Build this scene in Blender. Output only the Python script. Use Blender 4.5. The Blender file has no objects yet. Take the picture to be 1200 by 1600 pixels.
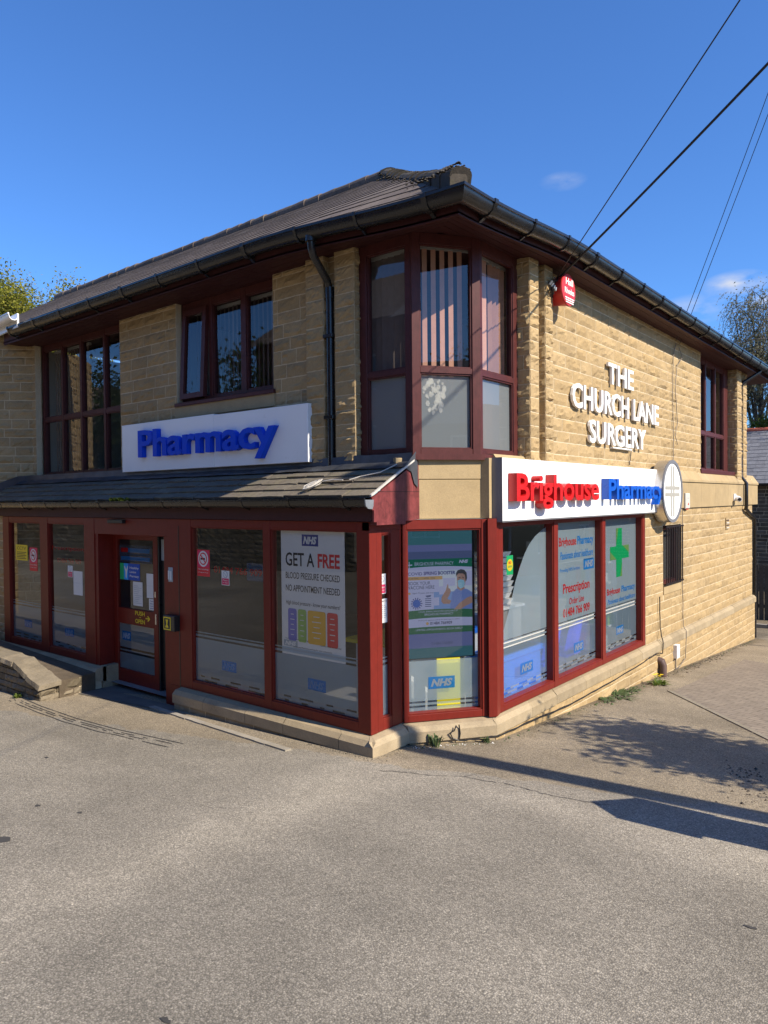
import bpy, math, random
from math import sin, cos, pi, radians, sqrt, tan
from mathutils import Vector, Matrix, noise
SC = bpy.context.scene
COL = SC.collection
random.seed(7)

# ------------------------------------------------------------------ camera, sky, sun, exposure
CAM = Vector((4.4735, -5.3185, 2.5))
AZ, PITCH, ROLL = 0.67857, -0.01724, -0.00971
cd = bpy.data.cameras.new('camera'); cam = bpy.data.objects.new('camera', cd); COL.objects.link(cam)
cd.sensor_fit = 'VERTICAL'; cd.sensor_height = 36.0; cd.lens = 1126.6 / 1600 * 36.0
cd.clip_start = 0.05; cd.clip_end = 2000
_vd = Vector((-sin(AZ), cos(AZ), 0)); _rt = Vector((cos(AZ), sin(AZ), 0)); _up = Vector((0, 0, 1))
_f = _vd * cos(PITCH) + _up * sin(PITCH); _u = -_vd * sin(PITCH) + _up * cos(PITCH)
_r2 = _rt * cos(ROLL) + _u * sin(ROLL); _u2 = -_rt * sin(ROLL) + _u * cos(ROLL)
cam.matrix_world = Matrix(((_r2.x, _u2.x, -_f.x, CAM.x), (_r2.y, _u2.y, -_f.y, CAM.y), (_r2.z, _u2.z, -_f.z, CAM.z), (0, 0, 0, 1)))
SC.camera = cam

SUN_AZ, SUN_EL = radians(3.6), radians(39.5)      # azimuth measured from +X towards +Y
S = Vector((cos(SUN_EL) * cos(SUN_AZ), cos(SUN_EL) * sin(SUN_AZ), sin(SUN_EL)))
sl = bpy.data.lights.new('sun', 'SUN'); sl.energy = 5.0; sl.angle = radians(0.53); sl.color = (1.0, 0.89, 0.73)
so = bpy.data.objects.new('sun', sl); COL.objects.link(so)
so.rotation_euler = S.to_track_quat('Z', 'Y').to_euler()
SC.view_settings.view_transform = 'Standard'; SC.view_settings.look = 'None'
SC.view_settings.exposure = 0.75; SC.view_settings.gamma = 1.0

w = bpy.data.worlds.new('World'); SC.world = w; w.use_nodes = True
nt = w.node_tree; nt.nodes.clear()
out = nt.nodes.new('ShaderNodeOutputWorld'); bg = nt.nodes.new('ShaderNodeBackground')
sky = nt.nodes.new('ShaderNodeTexSky'); sky.sky_type = 'NISHITA'; sky.sun_disc = False
sky.sun_elevation = SUN_EL; sky.sun_rotation = pi / 2 - SUN_AZ
sky.altitude = 100; sky.air_density = 1.0; sky.dust_density = 0.3; sky.ozone_density = 3.0
tc = nt.nodes.new('ShaderNodeTexCoord')
nz = nt.nodes.new('ShaderNodeTexNoise'); nz.inputs['Scale'].default_value = 26; nz.inputs['Detail'].default_value = 6
mp = nt.nodes.new('ShaderNodeMapping'); mp.inputs['Scale'].default_value = (1, 1, 2.4)
nt.links.new(tc.outputs['Generated'], mp.inputs[0]); nt.links.new(mp.outputs[0], nz.inputs['Vector'])
def cloud(px, py, rad, gain):
    d = (_f + _r2 * ((px - 600) / 1126.6) + _u2 * ((800 - py) / 1126.6)).normalized()
    sub = nt.nodes.new('ShaderNodeVectorMath'); sub.operation = 'SUBTRACT'; sub.inputs[1].default_value = d
    nrm = nt.nodes.new('ShaderNodeVectorMath'); nrm.operation = 'NORMALIZE'
    nt.links.new(tc.outputs['Generated'], nrm.inputs[0]); nt.links.new(nrm.outputs[0], sub.inputs[0])
    sc = nt.nodes.new('ShaderNodeVectorMath'); sc.operation = 'MULTIPLY'; sc.inputs[1].default_value = (1 / rad, 1 / rad, 2.6 / rad)
    nt.links.new(sub.outputs[0], sc.inputs[0])
    ln = nt.nodes.new('ShaderNodeVectorMath'); ln.operation = 'LENGTH'; nt.links.new(sc.outputs[0], ln.inputs[0])
    m = nt.nodes.new('ShaderNodeMath'); m.operation = 'SUBTRACT'; m.inputs[0].default_value = 1.0; m.use_clamp = True
    nt.links.new(ln.outputs['Value'], m.inputs[1])
    a = nt.nodes.new('ShaderNodeMath'); a.operation = 'MULTIPLY_ADD'; a.inputs[1].default_value = 2.2; a.inputs[2].default_value = -0.72
    nt.links.new(nz.outputs['Fac'], a.inputs[0])
    b = nt.nodes.new('ShaderNodeMath'); b.operation = 'MULTIPLY'; b.use_clamp = True
    nt.links.new(a.outputs[0], b.inputs[0]); nt.links.new(m.outputs[0], b.inputs[1])
    g = nt.nodes.new('ShaderNodeMath'); g.operation = 'MULTIPLY'; g.inputs[1].default_value = gain; g.use_clamp = True
    nt.links.new(b.outputs[0], g.inputs[0]); return g
gain = nt.nodes.new('ShaderNodeMix'); gain.data_type = 'RGBA'; gain.blend_type = 'MULTIPLY'; gain.inputs['Factor'].default_value = 1
nt.links.new(sky.outputs[0], gain.inputs[6]); gain.inputs[7].default_value = (.70, 1.15, 1.74, 1)
cur = gain.outputs[2]
for px, py, rad, gain in ((1152, 443, .042, 1.3), (1090, 482, .05, .9), (880, 283, .030, .45), (1200, 470, .03, .8)):
    mx = nt.nodes.new('ShaderNodeMix'); mx.data_type = 'RGBA'
    nt.links.new(cloud(px, py, rad, gain).outputs[0], mx.inputs['Factor'])
    nt.links.new(cur, mx.inputs[6]); mx.inputs[7].default_value = (6.5, 6.6, 6.9, 1); cur = mx.outputs[2]
nt.links.new(cur, bg.inputs[0]); bg.inputs[1].default_value = 0.074
nt.links.new(bg.outputs[0], out.inputs[0])

# ------------------------------------------------------------------ materials
MATS = {}
def newmat(name):
    m = bpy.data.materials.new(name); m.use_nodes = True; MATS[name] = m
    n = m.node_tree.nodes; return m, m.node_tree, n, m.node_tree.links, n['Principled BSDF']
def node(nt, typ, **kw):
    n = nt.nodes.new(typ)
    for k, v in kw.items():
        if k.startswith('_'): setattr(n, k[1:], v)
        else: n.inputs[k.replace('__', ' ')].default_value = v
    return n
def ramp(nt, fac, stops):
    r = nt.nodes.new('ShaderNodeValToRGB'); e = r.color_ramp.elements
    while len(e) < len(stops): e.new(0.5)
    for i, (p, c) in enumerate(stops):
        e[i].position = p; e[i].color = (c[0], c[1], c[2], 1) if not isinstance(c, (int, float)) else (c, c, c, 1)
    nt.links.new(fac, r.inputs[0]); return r.outputs[0]
def mixc(nt, fac, a, b, mode='MIX'):
    m = nt.nodes.new('ShaderNodeMix'); m.data_type = 'RGBA'; m.blend_type = mode
    for s, v in ((m.inputs['Factor'], fac), (m.inputs[6], a), (m.inputs[7], b)):
        if hasattr(v, 'links'): nt.links.new(v, s)
        elif isinstance(v, (int, float)): s.default_value = v
        else: s.default_value = (v[0], v[1], v[2], 1)
    return m.outputs[2]
def pos(nt, scale=(1, 1, 1)):
    g = nt.nodes.new('ShaderNodeNewGeometry'); mp = nt.nodes.new('ShaderNodeMapping'); mp.inputs['Scale'].default_value = scale
    nt.links.new(g.outputs['Position'], mp.inputs[0]); return mp.outputs[0], g
def nois(nt, vec, scale, detail=5, rough=.6, dist=0):
    n = node(nt, 'ShaderNodeTexNoise', Scale=scale, Detail=detail, Roughness=rough, Distortion=dist)
    nt.links.new(vec, n.inputs['Vector']); return n.outputs['Fac']
def bump(nt, h, bsdf, strength=.5, dist=.01):
    b = node(nt, 'ShaderNodeBump', Strength=strength, Distance=dist); nt.links.new(h, b.inputs['Height']); nt.links.new(b.outputs[0], bsdf.inputs['Normal'])

def plain(name, col, rough=.5, metal=0, var=.12, scale=9, spec=.5, bmp=0, coat=0):
    m, nt, n, l, p = newmat(name)
    v, g = pos(nt); f = nois(nt, v, scale)
    c = mixc(nt, 1.0, col, ramp(nt, f, [(.25, 1 - var), (.75, 1 + var)]), 'MULTIPLY')
    l.new(c, p.inputs['Base Color']); p.inputs['Roughness'].default_value = rough; p.inputs['Metallic'].default_value = metal
    p.inputs['Specular IOR Level'].default_value = spec
    r = ramp(nt, nois(nt, v, scale * .7), [(.3, max(0, rough - .08)), (.7, min(1, rough + .1))]); l.new(r, p.inputs['Roughness'])
    if coat: p.inputs['Coat Weight'].default_value = coat; p.inputs['Coat Roughness'].default_value = .12
    if bmp: bump(nt, nois(nt, v, scale * 8), p, bmp, .004)
    return m
def stone(name, col, dark=.72, light=1.2, isl=.28, grain=60, bmp=.35, stain=.25):
    m, nt, n, l, p = newmat(name)
    v, g = pos(nt); f1 = nois(nt, v, 3.5, 6, .65); f2 = nois(nt, v, grain, 4, .7)
    c = mixc(nt, 1.0, col, ramp(nt, f1, [(.25, dark), (.75, light)]), 'MULTIPLY')
    hue = ramp(nt, g.outputs['Random Per Island'], [(0, (1 - isl, 1 - isl * 1.05, 1 - isl * 1.2)), (.35, (1, .97, .9)), (.7, (1.06, 1.05, 1.02)), (1, (1 + isl * .5, 1 + isl * .42, 1 + isl * .3))])
    c = mixc(nt, 1.0, c, hue, 'MULTIPLY')
    c = mixc(nt, 1.0, c, ramp(nt, f2, [(.3, .84), (.7, 1.12)]), 'MULTIPLY')
    f3 = nois(nt, v, 1.1, 5, .7)
    c = mixc(nt, ramp(nt, f3, [(.56, 0), (.74, stain)]), c, (.10, .085, .07))
    l.new(c, p.inputs['Base Color']); p.inputs['Roughness'].default_value = .93; p.inputs['Specular IOR Level'].default_value = .25
    mm = node(nt, 'ShaderNodeMath', _operation='ADD'); l.new(nois(nt, v, 22, 6, .7), mm.inputs[0])
    m2 = node(nt, 'ShaderNodeMath', _operation='MULTIPLY'); m2.inputs[1].default_value = .35; l.new(f2, m2.inputs[0]); l.new(m2.outputs[0], mm.inputs[1])
    bump(nt, mm.outputs[0], p, bmp, .02)
    return m
stone('sandstone', (.360, .262, .139), .84, 1.12, .11, 60, .25, .2)
stone('ashlar', (.365, .278, .158), .85, 1.1, .10, 90, .10, .35)
stone('plinth_stone', (.325, .262, .172), .75, 1.15, .14, 80, .22, .55)
stone('mortar', (.56, .46, .31), .85, 1.1, .0, 120, .3, .1)
stone('dark_stone', (.115, .092, .068), .6, 1.3, .35, 50, .5, .4)
stone('grey_stone', (.20, .17, .125), .65, 1.25, .4, 50, .5, .35)
stone('concrete', (.30, .275, .235), .8, 1.15, .1, 120, .25, .3)
stone('edging_stone', (.225, .20, .16), .8, 1.15, .1, 120, .25, .4)
stone('slab', (.14, .13, .12), .75, 1.2, .12, 120, .25, .4)
stone('brickwork', (.24, .085, .055), .7, 1.2, .3, 60, .3, .2)
stone('render_white', (.72, .70, .66), .92, 1.05, .0, 90, .1, .1)

def wood(name, col, rough=.38, k=1.0):
    m, nt, n, l, p = newmat(name)
    v, g = pos(nt, (6, 6, 6)); f = nois(nt, v, 1.6, 6, .7, .6)
    v2, _ = pos(nt, (90, 90, 6)); f2 = nois(nt, v2, 1.0, 3, .6)
    c = mixc(nt, 1.0, col, ramp(nt, f, [(.3, 1 - .22 * k), (.72, 1 + .18 * k)]), 'MULTIPLY')
    c = mixc(nt, 1.0, c, ramp(nt, f2, [(.3, 1 - .16 * k), (.7, 1 + .1 * k)]), 'MULTIPLY')
    l.new(c, p.inputs['Base Color']); p.inputs['Roughness'].default_value = rough; p.inputs['Specular IOR Level'].default_value = .28
    bump(nt, f2, p, .06, .003); return m
wood('mahogany', (.150, .0155, .0095), .42, .6)
wood('mahogany_upper', (.078, .021, .019), .45)
wood('gable_board', (.165, .036, .036), .5, 2.0)
wood('soffit_board', (.052, .0145, .0145), .6)
wood('fence_wood', (.085, .07, .055), .8)
wood('pole_wood', (.10, .07, .05), .85)

def tiles(name, cols, moss=.3, rough=.85):
    m, nt, n, l, p = newmat(name)
    v, g = pos(nt); f = nois(nt, v, 14, 5, .7); f3 = nois(nt, v, 70, 3, .7)
    c = ramp(nt, g.outputs['Random Per Island'], [(i / (len(cols) - 1), k) for i, k in enumerate(cols)])
    c = mixc(nt, 1.0, c, ramp(nt, f, [(.25, .7), (.75, 1.3)]), 'MULTIPLY')
    c = mixc(nt, 1.0, c, ramp(nt, f3, [(.3, .8), (.7, 1.2)]), 'MULTIPLY')
    f2 = nois(nt, v, 5, 6, .75)
    c = mixc(nt, ramp(nt, f2, [(.5, 0), (.68, moss)]), c, (.17, .16, .06))
    l.new(c, p.inputs['Base Color']); p.inputs['Roughness'].default_value = rough; p.inputs['Specular IOR Level'].default_value = .3
    bump(nt, f3, p, .35, .006); return m
tiles('roof_tile', [(.10, .08, .068), (.145, .116, .097), (.115, .092, .078), (.175, .142, .118)], .12)
tiles('canopy_slate', [(.115, .10, .08), (.15, .13, .10), (.125, .105, .082), (.175, .15, .11)], .35)
tiles('hip_moss', [(.045, .04, .034), (.07, .058, .045), (.05, .045, .038)], .25, .95)
tiles('house_slate', [(.14, .14, .15), (.19, .19, .20), (.16, .16, .17)], .05)
tiles('ridge_red', [(.42, .10, .055), (.48, .13, .07)], .0)

plain('gutter_black', (.014, .014, .015), .24, 0, .25, 7, .5)
plain('lead', (.07, .075, .085), .42, .4, .35, 5, .5, .3)
plain('lead_grey', (.22, .24, .26), .4, .3, .15, 8)
plain('white_plastic', (.80, .80, .79), .30, 0, .03, 4)
plain('sign_white', (.86, .86, .85), .33, 0, .025, 3)
plain('sign_edge', (.16, .165, .18), .4, 0, .08, 6)
plain('off_white', (.52, .49, .43), .5, 0, .07, 9)
plain('letter_white', (.82, .81, .77), .4, 0, .04, 9)
plain('steel', (.55, .53, .50), .28, .9, .1, 7)
plain('letter_blue', (.003, .062, .60), .5, 0, .06, 6, .2)
plain('letter_blue_light', (.006, .09, .48), .34, 0, .06, 6)
plain('letter_red', (.50, .010, .010), .36, 0, .05, 6)
plain('alarm_red', (.50, .03, .026), .35, 0, .05, 8)
plain('black_plastic', (.015, .015, .016), .35, 0, .2, 9)
plain('cable_black', (.012, .012, .013), .5, 0, .2, 9)
plain('cable_grey', (.16, .14, .12), .6, 0, .2, 9)
plain('cable_pale', (.50, .47, .42), .6, 0, .15, 9)
plain('iron_bar', (.018, .012, .012), .5, .3, .2, 9)
plain('pipe_brown', (.09, .055, .045), .5, 0, .15, 9)
plain('interior_white', (.40, .39, .37), .8, 0, .05, 3)
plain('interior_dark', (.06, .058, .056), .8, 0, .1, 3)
plain('interior_floor', (.22, .21, .20), .5, 0, .1, 3)
plain('interior_ceiling', (.55, .55, .53), .85, 0, .04, 3)
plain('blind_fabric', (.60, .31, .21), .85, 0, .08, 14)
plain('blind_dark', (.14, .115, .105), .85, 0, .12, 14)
plain('paper', (.66, .66, .64), .7, 0, .03, 8)
plain('ink_black', (.02, .02, .022), .6, 0, .1, 9)
plain('ink_blue', (.010, .075, .42), .5, 0, .05, 9)
plain('ink_navy', (.03, .045, .22), .5, 0, .05, 9)
plain('ink_cyan', (.03, .33, .80), .45, 0, .05, 9)
plain('ink_red', (.62, .022, .03), .5, 0, .05, 9)
plain('ink_crimson', (.62, .02, .10), .5, 0, .05, 9)
plain('ink_green', (.01, .38, .13), .5, 0, .05, 9)
plain('ink_lime', (.24, .42, .08), .5, 0, .05, 9)
plain('ink_yellow', (.72, .55, .02), .5, 0, .05, 9)
plain('ink_amber', (.70, .38, .02), .5, 0, .05, 9)
plain('ink_purple', (.11, .12, .45), .5, 0, .05, 9)
plain('cross_grey', (.33, .32, .28), .5, 0, .05, 9)
plain('ink_grey', (.30, .36, .40), .5, 0, .05, 9)
plain('table_yellow', (.78, .66, .02), .4, 0, .04, 9)
plain('chair_blue', (.03, .06, .85), .45, 0, .08, 9)
plain('tray_white', (.78, .79, .80), .4, 0, .06, 9)
plain('cabinet_grey', (.32, .32, .31), .5, 0, .06, 9)
plain('crate_blue', (.02, .20, .85), .4, 0, .06, 9)
plain('dandelion_yellow', (.82, .58, .01), .7, 0, .1, 40)
plain('leaf_green', (.09, .17, .02), .6, 0, .3, 30)
plain('weed_green', (.045, .075, .018), .7, 0, .4, 30)
plain('debris', (.09, .075, .055), .95, 0, .5, 50)
plain('bark', (.075, .062, .05), .9, 0, .3, 20, .3, .5)

def emis(name, col, s=1.0):
    m, nt, n, l, p = newmat(name); n.remove(p)
    e = node(nt, 'ShaderNodeEmission', Strength=s); e.inputs[0].default_value = (*col, 1); l.new(e.outputs[0], n['Material Output'].inputs[0]); return m
SCR = {'scr_white': (.36, .40, .66), 'scr_sky': (.16, .27, .58), 'scr_green': (.012, .12, .085), 'scr_green2': (.035, .13, .085), 'scr_navy': (.025, .035, .20),
       'scr_teal': (.045, .15, .20), 'scr_mid': (.12, .15, .36), 'scr_blue': (.05, .12, .45), 'scr_skin': (.30, .20, .19), 'scr_hair': (.05, .055, .07), 'scr_mask': (.22, .42, .60),
       'scr_shirt': (.13, .20, .50), 'scr_amber': (.42, .28, .13), 'scr_text': (.03, .04, .10), 'scr_pale': (.42, .50, .66), 'scr_deep': (.075, .105, .24)}
for k, c in SCR.items(): emis(k, c, .36)

def glass(name, tint=.86, ior=1.75, rough=0.0):
    m, nt, n, l, p = newmat(name); n.remove(p)
    tr = node(nt, 'ShaderNodeBsdfTransparent'); tr.inputs[0].default_value = (tint, tint * 1.01, tint, 1)
    # reflectance of a thin pane, the same from both sides: F0 + (1 - F0)(1 - |N.I|)^5
    gg = nt.nodes.new('ShaderNodeNewGeometry'); dt = node(nt, 'ShaderNodeVectorMath', _operation='DOT_PRODUCT'); l.new(gg.outputs['Normal'], dt.inputs[0]); l.new(gg.outputs['Incoming'], dt.inputs[1])
    ab = node(nt, 'ShaderNodeMath', _operation='ABSOLUTE'); l.new(dt.outputs['Value'], ab.inputs[0]); om = node(nt, 'ShaderNodeMath', _operation='SUBTRACT'); om.inputs[0].default_value = 1; l.new(ab.outputs[0], om.inputs[1])
    pw = node(nt, 'ShaderNodeMath', _operation='POWER'); pw.inputs[1].default_value = 4; l.new(om.outputs[0], pw.inputs[0]); f0 = ((ior - 1) / (ior + 1)) ** 2
    fr = node(nt, 'ShaderNodeMath', _operation='MULTIPLY_ADD'); fr.inputs[1].default_value = 1 - f0; fr.inputs[2].default_value = f0; l.new(pw.outputs[0], fr.inputs[0])
    gl = node(nt, 'ShaderNodeBsdfGlossy', Roughness=rough); mx = nt.nodes.new('ShaderNodeMixShader')
    v, g = pos(nt); b = node(nt, 'ShaderNodeBump', Strength=.02, Distance=.02); l.new(nois(nt, v, 1.6, 2), b.inputs['Height']); l.new(b.outputs[0], gl.inputs['Normal'])
    l.new(fr.outputs[0], mx.inputs[0]); l.new(tr.outputs[0], mx.inputs[1]); l.new(gl.outputs[0], mx.inputs[2]); l.new(mx.outputs[0], n['Material Output'].inputs[0]); return m
glass('glass'); glass('glass_upper', .84, 1.8)
def film(name, col, alpha=.3, trans=.55):
    m, nt, n, l, p = newmat(name); n.remove(p)
    d = node(nt, 'ShaderNodeBsdfDiffuse'); t = node(nt, 'ShaderNodeBsdfTranslucent'); tr = node(nt, 'ShaderNodeBsdfTransparent')
    for x in (d, t): x.inputs[0].default_value = (*col, 1)
    tr.inputs[0].default_value = (.9, .9, .9, 1)
    a = nt.nodes.new('ShaderNodeMixShader'); a.inputs[0].default_value = trans; l.new(d.outputs[0], a.inputs[1]); l.new(t.outputs[0], a.inputs[2])
    b = nt.nodes.new('ShaderNodeMixShader'); b.inputs[0].default_value = alpha; l.new(a.outputs[0], b.inputs[1]); l.new(tr.outputs[0], b.inputs[2])
    l.new(b.outputs[0], n['Material Output'].inputs[0]); return m
film('frosted', (.60, .76, .88), .40); film('frosted_low', (.50, .70, .90), .60); film('frosted_dense', (.46, .51, .55), .14, .5)
film('decal_blue', (.012, .22, .62), .08, .4); film('decal_red', (.55, .022, .025), .08, .4); film('decal_green', (.008, .36, .12), .06, .3)
film('decal_ghost', (.10, .18, .34), .45, .5); film('decal_hatch', (.25, .42, .14), .3, .4); film('frost_patch', (.86, .86, .82), .35, .4)

def leafmat(name, cols, tl=.35):
    m, nt, n, l, p = newmat(name); n.remove(p)
    g = nt.nodes.new('ShaderNodeNewGeometry'); c = ramp(nt, g.outputs['Random Per Island'], [(i / (len(cols) - 1), k) for i, k in enumerate(cols)])
    d = node(nt, 'ShaderNodeBsdfDiffuse'); t = node(nt, 'ShaderNodeBsdfTranslucent'); a = nt.nodes.new('ShaderNodeMixShader'); a.inputs[0].default_value = tl
    l.new(c, d.inputs[0]); l.new(c, t.inputs[0]); l.new(d.outputs[0], a.inputs[1]); l.new(t.outputs[0], a.inputs[2]); l.new(a.outputs[0], n['Material Output'].inputs[0]); return m
leafmat('leaf_spring', [(.17, .18, .03), (.27, .26, .04), (.13, .15, .025), (.34, .30, .08)])
leafmat('leaf_willow', [(.17, .165, .10), (.25, .24, .15), (.12, .13, .07), (.30, .28, .19)])
leafmat('leaf_dark', [(.025, .04, .014), (.05, .07, .02), (.035, .05, .018)])
leafmat('leaf_shrub', [(.07, .11, .02), (.14, .18, .04), (.05, .08, .018)])

# asphalt
m, nt, n, l, p = newmat('asphalt')
v, g = pos(nt)
agg = node(nt, 'ShaderNodeTexVoronoi', Scale=110, Randomness=1); l.new(v, agg.inputs['Vector'])
cell = node(nt, 'ShaderNodeSeparateColor'); l.new(agg.outputs['Color'], cell.inputs[0])
c = mixc(nt, 1.0, (.278, .249, .200), ramp(nt, cell.outputs[0], [(0, .66), (.5, .95), (.85, 1.18), (1, 1.5)]), 'MULTIPLY')
c = mixc(nt, 1.0, c, ramp(nt, agg.outputs['Distance'], [(.0, 1.12), (.45, .98), (.7, .68)]), 'MULTIPLY')
c = mixc(nt, 1.0, c, ramp(nt, nois(nt, v, .45, 5, .6), [(.3, .80), (.7, 1.17)]), 'MULTIPLY')
c = mixc(nt, 1.0, c, ramp(nt, nois(nt, v, 3.2, 5, .65), [(.3, .90), (.7, 1.09)]), 'MULTIPLY')
mp2 = nt.nodes.new('ShaderNodeMapping'); mp2.inputs['Rotation'].default_value = (0, 0, radians(-52)); mp2.inputs['Scale'].default_value = (.35, 1.6, 1); l.new(v, mp2.inputs[0])
c = mixc(nt, 1.0, c, ramp(nt, nois(nt, mp2.outputs[0], .55, 3, .5), [(.35, .86), (.68, 1.14)]), 'MULTIPLY')
# older, browner strip of surfacing along the building
sx = node(nt, 'ShaderNodeSeparateXYZ'); l.new(v, sx.inputs[0])
a1 = node(nt, 'ShaderNodeMath', _operation='MULTIPLY_ADD'); a1.inputs[1].default_value = -.28; l.new(sx.outputs[0], a1.inputs[0]); l.new(sx.outputs[1], a1.inputs[2])
a2 = node(nt, 'ShaderNodeMath', _operation='MULTIPLY_ADD'); a2.inputs[1].default_value = .5; l.new(nois(nt, v, 2.4, 4), a2.inputs[0]); l.new(a1.outputs[0], a2.inputs[2])
old = ramp(nt, a2.outputs[0], [(0, 0), (.0, 0), (.03, 1), (1, 1)])
c = mixc(nt, old, c, mixc(nt, 1.0, c, (1.02, .95, .84), 'MULTIPLY'))
spk = node(nt, 'ShaderNodeTexVoronoi', Scale=9, Randomness=1); l.new(v, spk.inputs['Vector'])
c = mixc(nt, ramp(nt, spk.outputs['Distance'], [(.0, 1), (.045, 1), (.06, 0)]), c, mixc(nt, 1.0, c, (1.9, 1.85, 1.75), 'MULTIPLY'))
c = mixc(nt, ramp(nt, nois(nt, v, 1.3, 3, .5), [(.74, 0), (.78, .35)]), c, (.05, .045, .04))
# a paler worn band running out from the corner and a greyer, newer area to the right of it
def math_(op, a, b=None, cl=False):
    q = node(nt, 'ShaderNodeMath', _operation=op); q.use_clamp = cl
    for i, v_ in enumerate((a, b)):
        if v_ is None: continue
        if hasattr(v_, 'links'): l.new(v_, q.inputs[i])
        else: q.inputs[i].default_value = v_
    return q.outputs[0]
wobx = math_('ADD', sx.outputs[0], math_('MULTIPLY', math_('SUBTRACT', nois(nt, v, .8, 4), .5), .7))
dx = math_('DIVIDE', math_('SUBTRACT', wobx, .50), .26); g1 = math_('POWER', 2.718, math_('MULTIPLY', math_('MULTIPLY', dx, dx), -1.0))
yr = math_('MULTIPLY', ramp(nt, math_('MULTIPLY', sx.outputs[1], -.2), [(.10, 0), (.2, 1), (.55, 1), (.75, 0)]), g1)
c = mixc(nt, yr, c, mixc(nt, 1.0, c, (1.17, 1.165, 1.15), 'MULTIPLY'))
rt_ = math_('MULTIPLY', ramp(nt, math_('MULTIPLY', math_('SUBTRACT', wobx, .75), .8), [(0, 0), (.35, 1)]), ramp(nt, math_('MULTIPLY', math_('ADD', sx.outputs[1], .25), -1.2), [(0, 0), (.5, 1)]))
c = mixc(nt, rt_, c, mixc(nt, 1.0, c, (.86, .865, .87), 'MULTIPLY'))
# mossy dirt gathered along the foot of the side wall
dw = math_('ADD', math_('MULTIPLY', math_('SUBTRACT', sx.outputs[0], .72), 1.6), math_('MULTIPLY', math_('SUBTRACT', nois(nt, v, 3.5, 5, .7), .5), 1.5))
dm = math_('MULTIPLY', ramp(nt, dw, [(0, .75), (.45, 0)]), ramp(nt, math_('MULTIPLY', sx.outputs[1], .2), [(.16, 0), (.45, 1)]))
c = mixc(nt, dm, c, mixc(nt, 1.0, c, (.50, .47, .40), 'MULTIPLY'))
l.new(c, p.inputs['Base Color']); p.inputs['Roughness'].default_value = .88; p.inputs['Specular IOR Level'].default_value = .3
hh = node(nt, 'ShaderNodeMath', _operation='MULTIPLY_ADD'); hh.inputs[1].default_value = -1.0; l.new(agg.outputs['Distance'], hh.inputs[0]); l.new(cell.outputs[1], hh.inputs[2])
bump(nt, hh.outputs[0], p, .6, .005)
# block paving
m, nt, n, l, p = newmat('block_paving')
v, g = pos(nt); mpv = nt.nodes.new('ShaderNodeMapping'); mpv.inputs['Rotation'].default_value = (0, 0, radians(12)); l.new(v, mpv.inputs[0])
bt = node(nt, 'ShaderNodeTexBrick', Scale=1.0); bt.inputs['Brick Width'].default_value = .21; bt.inputs['Row Height'].default_value = .105; bt.inputs['Mortar Size'].default_value = .006
bt.inputs['Color1'].default_value = (.225, .185, .14, 1); bt.inputs['Color2'].default_value = (.195, .158, .12, 1); bt.inputs['Mortar'].default_value = (.10, .085, .065, 1)
l.new(mpv.outputs[0], bt.inputs['Vector'])
c = mixc(nt, 1.0, bt.outputs[0], ramp(nt, nois(nt, v, 8, 6, .7), [(.25, .7), (.75, 1.25)]), 'MULTIPLY')
l.new(c, p.inputs['Base Color']); p.inputs['Roughness'].default_value = .9; bump(nt, bt.outputs['Fac'], p, -.5, .008)
plain('tar', (.045, .042, .038), .8, 0, .3, 12)

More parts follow.
